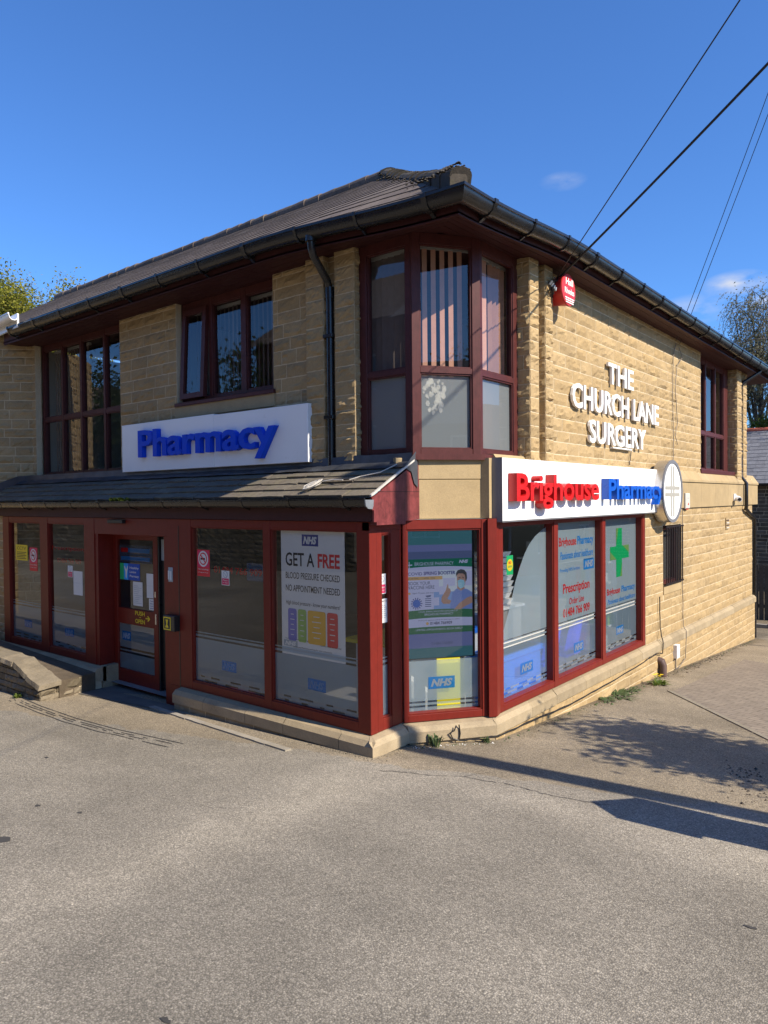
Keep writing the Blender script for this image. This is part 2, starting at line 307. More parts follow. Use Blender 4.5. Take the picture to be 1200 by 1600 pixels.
# ------------------------------------------------------------------ helpers
class MB:
    def __init__(s): s.v = []; s.f = []; s.m = []; s.mats = []
    def mi(s, mat):
        if mat not in s.mats: s.mats.append(mat)
        return s.mats.index(mat)
    def add(s, verts, faces, mat):
        b = len(s.v); s.v += [tuple(p) for p in verts]; k = s.mi(mat)
        for f in faces: s.f.append(tuple(b + i for i in f)); s.m.append(k)
    def poly(s, pts, mat): s.add(pts, [range(len(pts))], mat)
    def hexa(s, a, mat):   # 8 corners: bottom loop 0-3, top loop 4-7 (outward when bottom seen ccw from above)
        s.add(a, [(3, 2, 1, 0), (4, 5, 6, 7), (0, 1, 5, 4), (1, 2, 6, 5), (2, 3, 7, 6), (3, 0, 4, 7)], mat)
    def box(s, x0, x1, y0, y1, z0, z1, mat):
        s.hexa([(x0, y0, z0), (x1, y0, z0), (x1, y1, z0), (x0, y1, z0), (x0, y0, z1), (x1, y0, z1), (x1, y1, z1), (x0, y1, z1)], mat)
    def fb(s, fm, s0, s1, z0, z1, w0, w1, mat, bev=0.0):
        P = fm.P
        if bev <= 0:
            s.hexa([P(s0, z0, w1), P(s1, z0, w1), P(s1, z0, w0), P(s0, z0, w0), P(s0, z1, w1), P(s1, z1, w1), P(s1, z1, w0), P(s0, z1, w0)], mat)
        else:
            b = bev; o = [(s0, z0), (s1, z0), (s1, z1), (s0, z1)]; i = [(s0 + b, z0 + b), (s1 - b, z0 + b), (s1 - b, z1 - b), (s0 + b, z1 - b)]
            vs = [P(x, z, w0) for x, z in o] + [P(x, z, w1 - b) for x, z in o] + [P(x, z, w1) for x, z in i]
            fs = [(8, 9, 10, 11), (3, 2, 1, 0)]
            for k in range(4):
                j = (k + 1) % 4; fs += [(k, j, 4 + j, 4 + k), (4 + k, 4 + j, 8 + j, 8 + k)]
            s.add(vs, fs, mat)
    def frect(s, fm, s0, s1, z0, z1, w, mat): s.poly([fm.P(s0, z0, w), fm.P(s1, z0, w), fm.P(s1, z1, w), fm.P(s0, z1, w)], mat)
    def fpoly(s, fm, pts, w, mat): s.poly([fm.P(a, b, w) for a, b in pts], mat)
    def fprism(s, fm, pts, w0, w1, mat):
        n = len(pts); vs = [fm.P(a, b, w1) for a, b in pts] + [fm.P(a, b, w0) for a, b in pts]
        s.add(vs, [tuple(range(n)), tuple(reversed(range(n, 2 * n)))] + [(i, n + i, n + (i + 1) % n, (i + 1) % n) for i in range(n)], mat)
    def zprism(s, pts, z0, z1, mat):   # plan polygon ccw; z0/z1 numbers or functions
        f0 = z0 if callable(z0) else (lambda x, y: z0); f1 = z1 if callable(z1) else (lambda x, y: z1); n = len(pts)
        vs = [(x, y, f0(x, y)) for x, y in pts] + [(x, y, f1(x, y)) for x, y in pts]
        s.add(vs, [tuple(reversed(range(n))), tuple(range(n, 2 * n))] + [(i, (i + 1) % n, n + (i + 1) % n, n + i) for i in range(n)], mat)
    def tube(s, pts, r, mat, n=8, cap=True):
        pts = [Vector(p) for p in pts]; rs = r if isinstance(r, (list, tuple)) else [r] * len(pts); vs = []; fs = []; prev = None
        for i, p in enumerate(pts):
            t = (pts[min(i + 1, len(pts) - 1)] - pts[max(i - 1, 0)]).normalized()
            a = prev - t * prev.dot(t) if prev is not None else t.cross(Vector((0, 0, 1)) if abs(t.z) < .9 else Vector((1, 0, 0)))
            a.normalize(); prev = a; b = t.cross(a)
            for k in range(n): vs.append(p + (a * cos(2 * pi * k / n) + b * sin(2 * pi * k / n)) * rs[i])
        for i in range(len(pts) - 1):
            for k in range(n): fs.append((i * n + k, i * n + (k + 1) % n, (i + 1) * n + (k + 1) % n, (i + 1) * n + k))
        if cap: fs += [tuple(reversed(range(n))), tuple(range((len(pts) - 1) * n, len(pts) * n))]
        s.add(vs, fs, mat)
    def sweep(s, section, a, b, fn, mat, closed=True):   # section pts (w,z); fn(t,w,z)->point ; t from a to b
        n = len(section); ts = a if isinstance(a, list) else [a, b]
        vs = [fn(t, w_, z_) for t in ts for w_, z_ in section]; fs = []
        for i in range(len(ts) - 1):
            for k in range(n if closed else n - 1): fs.append((i * n + k, i * n + (k + 1) % n, (i + 1) * n + (k + 1) % n, (i + 1) * n + k))
        if closed: fs += [tuple(reversed(range(n))), tuple(range((len(ts) - 1) * n, len(ts) * n))]
        s.add(vs, fs, mat)
    def lathe(s, fm, cs, cz, prof, mat, n=32, sx=1.0):   # profile (r,w) about the frame normal
        if len(prof) == 2 and prof[0][1] == prof[1][1]: prof = prof[1:]
        vs = []; fs = []
        for r, w_ in prof:
            for k in range(n): vs.append(fm.P(cs + r * sx * cos(2 * pi * k / n), cz + r * sin(2 * pi * k / n), w_))
        for i in range(len(prof) - 1):
            for k in range(n): fs.append((i * n + k, i * n + (k + 1) % n, (i + 1) * n + (k + 1) % n, (i + 1) * n + k))
        fs.append(tuple(range((len(prof) - 1) * n, len(prof) * n)))
        s.add(vs, fs, mat)
    def build(s, name, parent=None, smooth=False, **props):
        off = ROOTLOC(parent)
        me = bpy.data.meshes.new(name); me.from_pydata([(x - off[0], y - off[1], z - off[2]) for x, y, z in s.v], [], s.f)
        for k in s.mats: me.materials.append(MATS[k])
        me.polygons.foreach_set('material_index', s.m)
        if smooth:
            me.polygons.foreach_set('use_smooth', [True] * len(s.f))
            try: me.set_sharp_from_angle(angle=radians(38))
            except Exception: pass
        me.update()
        o = bpy.data.objects.new(name, me); COL.objects.link(o)
        if parent is not None: o.parent = parent
        for k, v in props.items(): o[k] = v
        return o
def ROOTLOC(p):
    x = Vector((0, 0, 0))
    while p is not None: x += p.location; p = p.parent
    return x
def thing(name, loc, label, cat, group=None):
    o = bpy.data.objects.new(name, None); COL.objects.link(o); o.location = loc; o.empty_display_size = .1
    o['label'] = label; o['category'] = cat
    if group: o['group'] = group
    return o
def solo(mb, name, label, cat, group=None, smooth=False, **kw):
    # one mesh thing with its origin at its base centre
    xs = [p[0] for p in mb.v]; ys = [p[1] for p in mb.v]; zs = [p[2] for p in mb.v]
    c = ((min(xs) + max(xs)) / 2, (min(ys) + max(ys)) / 2, min(zs))
    mb.v = [(x - c[0], y - c[1], z - c[2]) for x, y, z in mb.v]
    o = mb.build(name, None, smooth, label=label, category=cat, **kw); o.location = c
    if group: o['group'] = group
    return o
class Fm:
    def __init__(s, o, U): s.o = Vector((o[0], o[1], 0)); s.U = Vector((U[0], U[1], 0)).normalized(); s.N = Vector((s.U.y, -s.U.x, 0))
    def P(s, a, z, w): q = s.o + s.U * a + s.N * w; return (q.x, q.y, z)
FR = Fm((0, 0), (1, 0))      # front: s = X, w = -Y
RI = Fm((0, 0), (0, 1))      # side:  s = Y, w = X
CA, CB = (.02, .50), (.605, 1.272)
CH = Fm(CA, (CB[0] - CA[0], CB[1] - CA[1])); CL = math.hypot(CB[0] - CA[0], CB[1] - CA[1])
def gz(x, y): # ground height
    xx = max(-14, min(9, x)); yy = max(-9, min(19, y))
    return .045 + .03 * xx - .067 * yy + .012 * noise.noise(Vector((x * .35, y * .35, 0))) * min(1, max(0, (abs(x) + abs(y)) / 6))

# text as flat or raised mesh, fitted to a rectangle of a frame
_tc = {}
def glyphs(txt, bold=0.0, depth=0.0, shear=0.0, spacing=1.0):
    key = (txt, bold, depth, shear, spacing)
    if key not in _tc:
        cu = bpy.data.curves.new('t', 'FONT'); cu.body = txt; cu.size = 1; cu.offset = bold; cu.extrude = depth / 2; cu.shear = shear; cu.resolution_u = 3; cu.space_character = spacing
        ob = bpy.data.objects.new('t', cu); me = bpy.data.meshes.new_from_object(ob)
        _tc[key] = ([tuple(v_.co) for v_ in me.vertices], [tuple(p_.vertices) for p_ in me.polygons])
        bpy.data.objects.remove(ob); bpy.data.curves.remove(cu); bpy.data.meshes.remove(me)
    return _tc[key]
def text(mb, fm, txt, s0, s1, z0, z1, w_, mat, bold=0.0, depth=0.0, shear=0.0, keep=False, spacing=1.0):
    vs, fs = glyphs(txt, bold, 1.0 if depth else 0.0, shear, spacing)
    if not vs: return
    xa = min(v_[0] for v_ in vs); xb = max(v_[0] for v_ in vs); ya = min(v_[1] for v_ in vs); yb = max(v_[1] for v_ in vs)
    kx = (s1 - s0) / (xb - xa); ky = (z1 - z0) / (yb - ya)
    mb.add([fm.P(s0 + (x - xa) * kx, z0 + (y - ya) * ky, w_ + (z + .5) * depth) for x, y, z in vs], fs, mat)
def split_letters(mb):
    # connected components merged when they overlap in the reading direction
    par = list(range(len(mb.v)))
    def fd(i):
        while par[i] != i: par[i] = par[par[i]]; i = par[i]
        return i
    for f in mb.f:
        for i in f[1:]: par[fd(f[0])] = fd(i)
    return par, fd

# stone walls: each stone is its own craggy island laid on a mortar bed
CRAG = .85; COURSES = []; _z = -1.6; _r = random.Random(3)
while _z < 7: COURSES.append(_z); _z += _r.choice((.135, .145, .155, .165, .15))
def rdiff(r, h):
    a0, a1, b0, b1 = r; c0, c1, d0, d1 = h
    if c1 <= a0 or c0 >= a1 or d1 <= b0 or d0 >= b1: return [r]
    o = []
    if c0 > a0: o.append((a0, c0, b0, b1))
    if c1 < a1: o.append((c1, a1, b0, b1))
    m0, m1 = max(a0, c0), min(a1, c1)
    if d0 > b0: o.append((m0, m1, b0, d0))
    if d1 < b1: o.append((m0, m1, d1, b1))
    return o
def block(mb, fm, r, w_, mat, rnd, cr=.022, cell=.05, flat=False):
    a0, a1, b0, b1 = r; g = .0062
    a0 += g; a1 -= g; b0 += g; b1 -= g
    if a1 - a0 < .012 or b1 - b0 < .012: return
    nx = max(2, int((a1 - a0) / cell + .5)); nz_ = max(2, int((b1 - b0) / (cell * .75) + .5))
    cr *= CRAG; sd = rnd.uniform(0, 99); bulge = rnd.uniform(.2, 1.0) * cr; tx = rnd.uniform(-.35, .35) * cr; tz = rnd.uniform(-.5, .3) * cr
    vs = []; fs = []
    for j in range(nz_ + 1):
        for i in range(nx + 1):
            u, v_ = i / nx, j / nz_; x = a0 + (a1 - a0) * u; z = b0 + (b1 - b0) * v_
            e = min(1, min(u * (a1 - a0), (1 - u) * (a1 - a0), v_ * (b1 - b0), (1 - v_) * (b1 - b0)) / .014)
            if flat: d = 0.0
            else:
                q = Vector((x * 6.5 + sd, z * 19, sd))
                d = e * (bulge * .7 + cr * .9 * noise.noise(q) + cr * .8 * noise.noise(q * 2.9) + tx * (2 * u - 1) + tz * (2 * v_ - 1)) + .12 * cr
            d = max(d, .0012 if flat else .0025)
            jx = 0 if i in (0, nx) else rnd.uniform(-.3, .3) * (a1 - a0) / nx; jz = 0 if j in (0, nz_) else rnd.uniform(-.3, .3) * (b1 - b0) / nz_
            ed = 0 if flat else .003
            vs.append(fm.P(x + jx + (rnd.uniform(-ed, ed)), z + jz + rnd.uniform(-ed, ed), w_ + d))
    W = nx + 1
    for j in range(nz_):
        for i in range(nx): fs.append((j * W + i, j * W + i + 1, (j + 1) * W + i + 1, (j + 1) * W + i))
    b = len(vs); loop = [i for i in range(W)] + [j * W + nx for j in range(1, nz_ + 1)] + [nz_ * W + i for i in range(nx - 1, -1, -1)] + [j * W for j in range(nz_ - 1, 0, -1)]
    bk = []
    for k in loop:
        p_ = Vector(vs[k]); dd = (p_ - fm.o).dot(fm.N) - (w_ - .02); bk.append(tuple(p_ - fm.N * dd))
    vs += bk; n = len(loop)
    for k in range(n): fs.append((b + k, b + (k + 1) % n, loop[(k + 1) % n], loop[k]))
    mb.add(vs, fs, mat)
def stone_wall(name, fm, s0, s1, z0, z1, w_, holes=(), parent=None, mat='sandstone', seed=1, cr=.022, cell=.05, lmin=.25, lmax=.62, back=True, zfun=None, mortar='mortar', mb=None, **props):
    rnd = random.Random(seed); own = mb is None; mb = mb or MB()
    cs = [c for c in COURSES if z0 + .035 < c < z1 - .035]; cs = [z0] + cs + [z1]
    for k in range(len(cs) - 1):
        x = s0; b0, b1 = cs[k], cs[k + 1]; first = True
        while x < s1 - 1e-6:
            L = rnd.uniform(lmin, lmax) * (.55 if first and rnd.random() < .5 else 1); first = False
            x2 = x + L
            if s1 - x2 < lmin * .6: x2 = s1
            rs = [(x, min(x2, s1), b0, b1)]
            for h in holes: rs = [q for r in rs for q in rdiff(r, h)]
            for r in rs: block(mb, fm, r, w_, mat, rnd, cr, cell)
            x = x2
    if back:
        rs = [(s0, s1, z0, z1)]
        for h in holes: rs = [q for r in rs for q in rdiff(r, h)]
        for a0, a1, b0, b1 in rs: mb.fb(fm, a0, a1, b0, b1, w_ - .09, w_ + .0005, mortar)
    if own: return mb.build(name, parent, **props)
    return mb

# ------------------------------------------------------------------ ground and paving
def axis(lo, hi, fine0, fine1, step, grow=1.35):
    a = []; x = fine0
    while x < fine1: a.append(x); x += step
    a.append(fine1); st = step
    while a[-1] < hi: st *= grow; a.append(min(hi, a[-1] + st))
    st = step; b = []; x = fine0
    while x > lo: st *= grow; x = max(lo, x - st); b.append(x)
    return b[::-1] + a
gx = axis(-260, 260, -14, 9, .5); gy = axis(-260, 320, -9, 19, .5)
mb = MB(); vs = [(x, y, gz(x, y)) for y in gy for x in gx]; W = len(gx)
mb.add(vs, [(j * W + i, j * W + i + 1, (j + 1) * W + i + 1, (j + 1) * W + i) for j in range(len(gy) - 1) for i in range(W - 1)], 'asphalt')
mb.build('ground', None, True, kind='structure')
def sheet(pts, h, mat, nsub=8):   # quad sheet lying h above the ground
    mb = MB(); a, b, c, d = [Vector((*p, 0)) for p in pts]
    g = [[None] * (nsub + 1) for _ in range(nsub + 1)]
    vs = []
    for j in range(nsub + 1):
        for i in range(nsub + 1):
            u, v_ = i / nsub, j / nsub; q = (a * (1 - u) + b * u) * (1 - v_) + (d * (1 - u) + c * u) * v_
            vs.append((q.x, q.y, gz(q.x, q.y) + h))
    mb.add(vs, [(j * (nsub + 1) + i, j * (nsub + 1) + i + 1, (j + 1) * (nsub + 1) + i + 1, (j + 1) * (nsub + 1) + i) for j in range(nsub) for i in range(nsub)], mat)
    return mb
sheet([(1.25, 5.15), (4.2, 1.55), (8.5, 4.5), (1.3, 9.2)], .007, 'block_paving', 24).build('paved_path', None, True, kind='structure')
def kerb(p, q, wd, h, mat, name, n=12):
    a = Vector((*p, 0)); b = Vector((*q, 0)); t = (b - a).normalized(); m = Vector((-t.y, t.x, 0)) * wd / 2; mb = MB()
    for i in range(n):
        u0, u1 = i / n, (i + 1) / n - .004; c0 = a + (b - a) * u0; c1 = a + (b - a) * u1
        pts = [c0 - m, c1 - m, c1 + m, c0 + m]
        mb.hexa([(k.x, k.y, gz(k.x, k.y) - .03) for k in pts] + [(k.x, k.y, gz(k.x, k.y) + h) for k in pts], mat)
    return mb.build(name, None, False, kind='structure')
kerb((1.2, 5.17), (4.2, 1.5), .06, .011, 'edging_stone', 'path_edging', 4)
# concrete ramp at the door with its pale edge strip, and the old trench lines in the tarmac
sheet([(-4.95, -.42), (-3.02, -.26), (-3.02, -.02), (-4.95, -.02)], .008, 'slab', 6).build('door_ramp', None, True, kind='structure')
mb = MB(); e0 = Vector((-3.35, -.235, 0)); e1 = Vector((-.66, -.475, 0)); tt = (e1 - e0).normalized(); mm = Vector((-tt.y, tt.x, 0))
for i in range(16):
    a = e0 + (e1 - e0) * (i / 16); b = e0 + (e1 - e0) * ((i + 1) / 16 - (.002 if i % 4 == 3 else 0)); wd = .035 + .012 * noise.noise(Vector((i * .9, 0, 0)))
    pts = [a - mm * wd, b - mm * wd, b + mm * .045, a + mm * .045]
    mb.hexa([(k.x, k.y, gz(k.x, k.y) - .02) for k in pts] + [(k.x, k.y, gz(k.x, k.y) + .016) for k in pts], 'concrete')
mb.build('ramp_edging', None, False, kind='structure')
mb = MB()
for k, (off, a, b) in enumerate(((0, 0, 1), (.07, .04, .96), (.12, 0, .8), (.19, .0, 1.0))):
    L = [(-5.05, -1.02), (-4.4, -1.09), (-3.5, -1.13), (-2.7, -1.10), (-2.1, -1.03), (-1.65, -.98)]
    pts = []
    for i in range(41):
        u = (a + (b - a) * i / 40) * (len(L) - 1); i0 = min(int(u), len(L) - 2); f = u - i0
        pts.append(Vector((L[i0][0] * (1 - f) + L[i0 + 1][0] * f, L[i0][1] * (1 - f) + L[i0 + 1][1] * f - off * (.9 + .12 * noise.noise(Vector((i * .2, k, 0)))), 0)))
    for i in range(40):
        if noise.noise(Vector((i * .37, k * 3.1, 1))) < (-.12 if k in (1, 2) else -.45): continue
        p, q = pts[i], pts[i + 1]; wd = .006 + .004 * noise.noise(Vector((i * .5, k, 5)))
        mb.poly([(p.x, p.y - wd, gz(p.x, p.y) + .005), (q.x, q.y - wd, gz(q.x, q.y) + .005), (q.x, q.y + wd, gz(q.x, q.y) + .005), (p.x, p.y + wd, gz(p.x, p.y) + .005)], 'tar')
mb.build('road_joint_lines', None, False, kind='structure')

mb = MB()
for path in ([(.40, -.40), (.62, -.28), (.85, -.20), (1.08, -.05), (1.14, .10), (1.24, .28)], [(1.12, 7.2), (1.22, 6.6), (1.18, 6.1), (1.30, 5.5), (1.27, 5.2)], [(1.08, -.05), (1.5, .02), (1.9, .0), (2.4, .09)], [(-4.9, -2.2), (-4.2, -2.35), (-3.7, -2.3), (-3.1, -2.52)]):
    pts = []
    for (xa, ya), (xb, yb) in zip(path[:-1], path[1:]):
        for i in range(8): u = i / 8; pts.append((xa + (xb - xa) * u + .025 * noise.noise(Vector((xa * 9 + i * .9, 0, 0))), ya + (yb - ya) * u + .025 * noise.noise(Vector((i * .9, ya * 9, 4)))))
    for i, (p, q) in enumerate(zip(pts[:-1], pts[1:])):
        wd = .0035 + .003 * noise.noise(Vector((i * .6, path[0][0], 2)))
        if wd > .001: mb.poly([(p[0], p[1] - wd, gz(*p) + .004), (q[0], q[1] - wd, gz(*q) + .004), (q[0], q[1] + wd, gz(*q) + .004), (p[0], p[1] + wd, gz(*p) + .004)], 'tar')
mb.build('road_cracks', None, False, kind='structure')
mb = MB(); rnd = random.Random(17)
for x, y, r in ((-.55, -3.2, .07), (-1.0, -2.75, .03), (-.62, -2.62, .025), (2.15, -3.75, .06), (1.9, -3.6, .03), (3.6, -1.2, .03), (-2.2, -2.1, .03)):
    mb.poly([(x + r * cos(a) * rnd.uniform(.5, 1.3), y + .6 * r * sin(a) * rnd.uniform(.5, 1.3), gz(x, y) + .004) for a in [i * .7 for i in range(9)]], 'tar')
mb.build('road_stains', None, False, kind='structure')

# ------------------------------------------------------------------ the building
B = thing('pharmacy_building', (-2, 4, 0), 'two storey sandstone corner building with red framed shopfront and brown tiled roof', 'building')
SOF = 5.23; EX, EY = .885, .25          # soffit height; fascia lines x = EX (side), y = EY (front)
# --- walls
h_w1 = (-8.12, -5.44, 2.95, 5.3); h_w2 = (-4.02, -2.06, 3.82, 5.3)
stone_wall('front_wall', FR, -8.3, -1.40, 2.7, SOF, -.68, [h_w1, h_w2, (-4.02, -2.06, 3.64, 3.82)], B, seed=2, cr=.028)
stone_wall('front_wall', FR, -1.12, -.93, 2.7, SOF, -.67, [], B, seed=3, lmin=.12, cr=.012)
def pier(fm, s0, s1, wface, wback, z0, seed, ends):
    mb = MB(); stone_wall('', fm, s0, s1, z0, SOF, wface, [], None, seed=seed, cr=.024, cell=.035, lmin=s1 - s0, lmax=s1 - s0 + .01, mb=mb, back=False)
    mb.fb(fm, s0 + .004, s1 - .004, z0, SOF, wback, wface - .001, 'mortar')
    for side in ends:   # returns
        o = fm.P(s0 if side < 0 else s1, 0, 0); d = -fm.N if side > 0 else fm.N
        f2 = Fm((o[0] + fm.N.x * wback, o[1] + fm.N.y * wback) if side < 0 else (o[0] + fm.N.x * wface, o[1] + fm.N.y * wface), (d.x, d.y))
        stone_wall('', f2, 0, wface - wback, z0, SOF, 0.0, [], None, seed=seed + 5, cr=.02, cell=.035, lmin=.12, lmax=.3, mb=mb, back=False)
    mb.build('pier', B)
pier(FR, -1.395, -1.115, -.57, -.74, 2.72, 11, (1,))
pier(FR, -.95, -.655, -.57, -.86, 2.72, 12, (-1, 1))
pier(RI, 2.09, 2.31, .64, .40, 2.90, 13, (-1,))
pier(RI, 2.475, 2.68, .64, .46, 2.90, 14, (-1,))
pier(RI, 11.60, 11.98, .64, .36, 2.86, 15, (-1,))
pier(RI, 12.14, 12.45, .64, .46, 2.86, 16, (-1,))
stone_wall('side_wall', RI, 2.31, 2.475, 2.9, SOF, .55, [], B, seed=17, lmin=.15)
stone_wall('side_wall', RI, 2.66, 11.60, 2.88, SOF, .56, [(9.13, 11.60, 2.96, 5.3)], B, seed=4, cr=.022, cell=.055)
stone_wall('side_wall', RI, 11.98, 12.14, 2.9, SOF, .52, [], B, seed=18, lmin=.15)
stone_wall('side_wall', RI, 5.86, 13.02, .205, 2.30, .63, [(6.70, 7.65, .90, 2.03)], B, seed=5, cr=.020, cell=.055)
bw = Fm((.63, 13.02), (-1, 0))
stone_wall('rear_wall', bw, 0, 9.5, -1.3, 2.9, 0, [], B, seed=6, cell=.15, cr=.015)
stone_wall('rear_wall', Fm((.60, 12.47), (-1, 0)), 0, 9.5, 2.9, SOF - .03, 0, [], B, seed=66, cell=.15, cr=.015)
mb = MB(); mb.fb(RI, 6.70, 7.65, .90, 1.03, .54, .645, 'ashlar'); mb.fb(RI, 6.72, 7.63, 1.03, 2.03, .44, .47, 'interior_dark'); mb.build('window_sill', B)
AW = Fm((-8.12 - 2.6 * .7071, .78 - 2.6 * .7071), (1, 1))
stone_wall('splay_wall', AW, 0, 2.6, -.3, 5.42, 0, [], B, seed=7, cr=.028)
stone_wall('front_wall', FR, -9.2, -7.90, -.3, 2.3, -.02, [], B, seed=8)
mb = MB(); mb.fb(FR, -4.05, -2.03, 3.645, 3.815, -.78, -.655, 'ashlar', .006); mb.build('stone_sill', B)
# ashlar band with weathered top along the side, and the panel under the bay
mb = MB(); x = 1.40; rnd = random.Random(9)
while x < 13.43:
    x2 = min(13.43, x + rnd.uniform(.8, 1.1)); x2 = 13.43 if 13.43 - x2 < .4 else x2
    mb.fprism(Fm((0, 0), (0, 1)), [(x + .002, 2.305), (x2 - .002, 2.305), (x2 - .002, 2.755), (x + .002, 2.755)], .45, .665, 'ashlar')
    sec = [(.40, 2.76), (.685, 2.76), (.685, 2.80), (.56, 2.975), (.40, 2.985)]
    mb.sweep(sec, x + .002, x2 - .002, lambda t, w_, z_: (w_, t, z_), 'ashlar'); x = x2
mb.build('string_course', B)
mb = MB()
mb.fb(CH, -.05, CL + .03, 2.295, 2.70, -.40, -.065, 'ashlar', .004); mb.fb(CH, -.05, CL + .03, 2.704, 2.925, -.40, -.060, 'ashlar', .006)
mb.fb(RI, 1.24, 1.398, 2.295, 2.925, .30, .60, 'ashlar'); mb.build('bay_panel', B)
# plinth: weathered cap stones over rough stones
OUT = [(-3.06, -.13), (.125, -.13), (.125, .442), (.70, 1.20), (.70, 13.1)]; INN = [(-3.06, .05), (-.05, .05), (-.05, .52), (.56, 1.32), (.56, 13.1)]
def plinth(path, inn, mb, mb2, lens, seed):
    rnd = random.Random(seed)
    for k in range(len(path) - 1):
        a, b = Vector((*path[k], 0)), Vector((*path[k + 1], 0)); ia, ib = Vector((*inn[k], 0)), Vector((*inn[k + 1], 0))
        L = (b - a).length; t = (b - a) / L; n = Vector((t.y, -t.x, 0)); x = 0
        while x < L - 1e-6:
            x2 = min(L, x + rnd.uniform(*lens)); x2 = L if L - x2 < .3 else x2; g = .0025
            u0, u1 = (x + (g if x > 0 else 0)) / L, (x2 - (g if x2 < L else 0)) / L; dz = rnd.uniform(-.004, .004)
            A, Bq = a + (b - a) * u0, a + (b - a) * u1; IA, IB = ia + (ib - ia) * u0, ia + (ib - ia) * u1; sA, sB = A - n * .045, Bq - n * .045
            mb.add([(*A.xy, .045 + dz), (*Bq.xy, .045 + dz), (*Bq.xy, .150 + dz), (*A.xy, .150 + dz), (*sA.xy, .195 + dz), (*sB.xy, .195 + dz), (*IA.xy, .214), (*IB.xy, .214), (*IA.xy, .0), (*IB.xy, .0)],
                   [(0, 1, 2, 3), (3, 2, 5, 4), (4, 5, 7, 6), (8, 9, 1, 0), (0, 3, 4, 6, 8), (9, 7, 5, 2, 1)], 'plinth_stone'); x = x2
        f2 = Fm(path[k], (t.x, t.y)); zb = min(gz(*path[k]), gz(*path[k + 1])) - .1
        stone_wall('', f2, .02 if k else 0, L - .02, zb, .047, -.028, [], None, mat='plinth_stone' if k < 3 else 'sandstone', seed=seed + k, cr=.016, mb=mb2)
mb, mb2 = MB(), MB(); plinth(OUT, INN, mb, mb2, (.55, .85), 21); mb.build('plinth_cap', B); mb2.build('plinth_wall', B); mb, mb2 = MB(), MB()
plinth([(-9.2, -.13), (-4.87, -.13)], [(-9.2, .05), (-4.87, .05)], mb, mb2, (.6, .9), 31)
mb.build('plinth_cap', B); mb2.build('plinth_wall', B)
mb = MB(); mb.box(-3.06, -.1, .0, .30, -.3, .212, 'plinth_stone'); mb.box(-9.2, -4.87, .0, .3, -.4, .212, 'plinth_stone'); mb.build('plinth_core', B)

# --- shopfront frames
def window(fm, s0, s1, z0, z1, w_, cols, rails, mat='mahogany', depth=.09, pane='glass', name='window', rec=.045, bead=.016, nopane=()):
    mb = MB(); xs = [s0] + [c for ab in cols for c in ab] + [s1]   # cols: glass (a,b) spans
    prev = s0
    for a, b in cols:
        mb.fb(fm, prev, a, z0, z1, w_ - depth, w_, mat, .004); prev = b
    mb.fb(fm, prev, s1, z0, z1, w_ - depth, w_, mat, .004)
    zs = [z0] + [r for ab in rails for r in ab] + [z1]; cells = []
    for a, b in cols:
        pz = z0
        for c, d in rails:
            mb.fb(fm, a, b, pz, c, w_ - depth, w_ - .003, mat, .003); pz = d
            cells.append((a, b, c, d))
            for q in ((a, a + bead, c, d), (b - bead, b, c, d), (a + bead, b - bead, c, c + bead), (a + bead, b - bead, d - bead, d)):
                mb.fb(fm, *q, w_ - rec - .004, w_ - .014, mat, .002)
        mb.fb(fm, a, b, pz, z1, w_ - depth, w_ - .003, mat, .003)
    o = mb.build(name, B, True)
    for i, (a, b, c, d) in enumerate(cells):
        if i in nopane: continue
        g = MB(); g.frect(fm, a + .004, b - .004, c + .004, d - .004, w_ - rec, pane); g.build('pane', o)
    return o, cells
G0, G1 = .315, 2.195
winL, _ = window(FR, -7.92, -5.05, .214, 2.285, 0, [(-7.70, -6.646), (-6.402, -5.33)], [(G0, G1)], name='shop_window')
winR, _ = window(FR, -3.31, 0.0, .214, 2.285, 0, [(-2.83, -1.53), (-1.417, -.163)], [(G0, G1)], name='shop_window', depth=.105)
winN, _ = window(RI, .106, .50, .214, 2.2, 0.0, [(.19, .335)], [(.33, 2.16)], name='shop_window', depth=.09)
winC, _ = window(CH, 0.0, CL, .214, 2.285, 0, [(.045, .855)], [(.285, 2.19)], name='shop_window', depth=.12, rec=.085)
winS, _ = window(RI, 1.385, 5.855, .214, 2.30, .63, [(1.47, 2.70), (2.81, 4.18), (4.29, 5.75)], [(.285, 2.21)], name='shop_window', rec=.095, depth=.13)
mb = MB(); mb.zprism([(.605, 1.20), (.66, 1.275), (.632, 1.385), (.54, 1.385), (.52, 1.31)], .214, 2.29, 'mahogany'); mb.build('corner_post', B, True)
mb = MB(); mb.fb(RI, .0, .5, 2.2, 2.285, -.09, .004, 'mahogany'); mb.build('frame_head', B)
# small barred window on the side
winB, _ = window(RI, 6.72, 7.63, 1.03, 2.03, .56, [(6.78, 7.57)], [(1.09, 1.97)], 'mahogany_upper', name='window')
# --- entrance door in its recess
dr = MB(); D0, D1, DW = -4.965, -3.885, -.235
for a, b in ((D0, D0 + .10), (D1 - .10, D1)): dr.fb(FR, a, b, -.09, 2.06, DW - .05, DW, 'mahogany', .004)
for c, d in ((-.09, .16), (.80, 1.02), (1.98, 2.06)): dr.fb(FR, D0 + .10, D1 - .10, c, d, DW - .05, DW - .002, 'mahogany', .003)
door = dr.build('door', B, True)
g = MB(); g.frect(FR, D0 + .1, D1 - .1, .16, .80, DW - .025, 'glass'); g.frect(FR, D0 + .1, D1 - .1, 1.02, 1.98, DW - .025, 'glass'); g.build('pane', door)
g = MB(); g.frect(FR, D0 + .1, D1 - .1, .16, .38, DW - .029, 'frosted'); g.frect(FR, D0 + .1, D1 - .1, .41, .43, DW - .029, 'frosted'); g.frect(FR, D0 + .1, D1 - .1, .46, .80, DW - .029, 'frosted'); g.build('frosted_film', door)
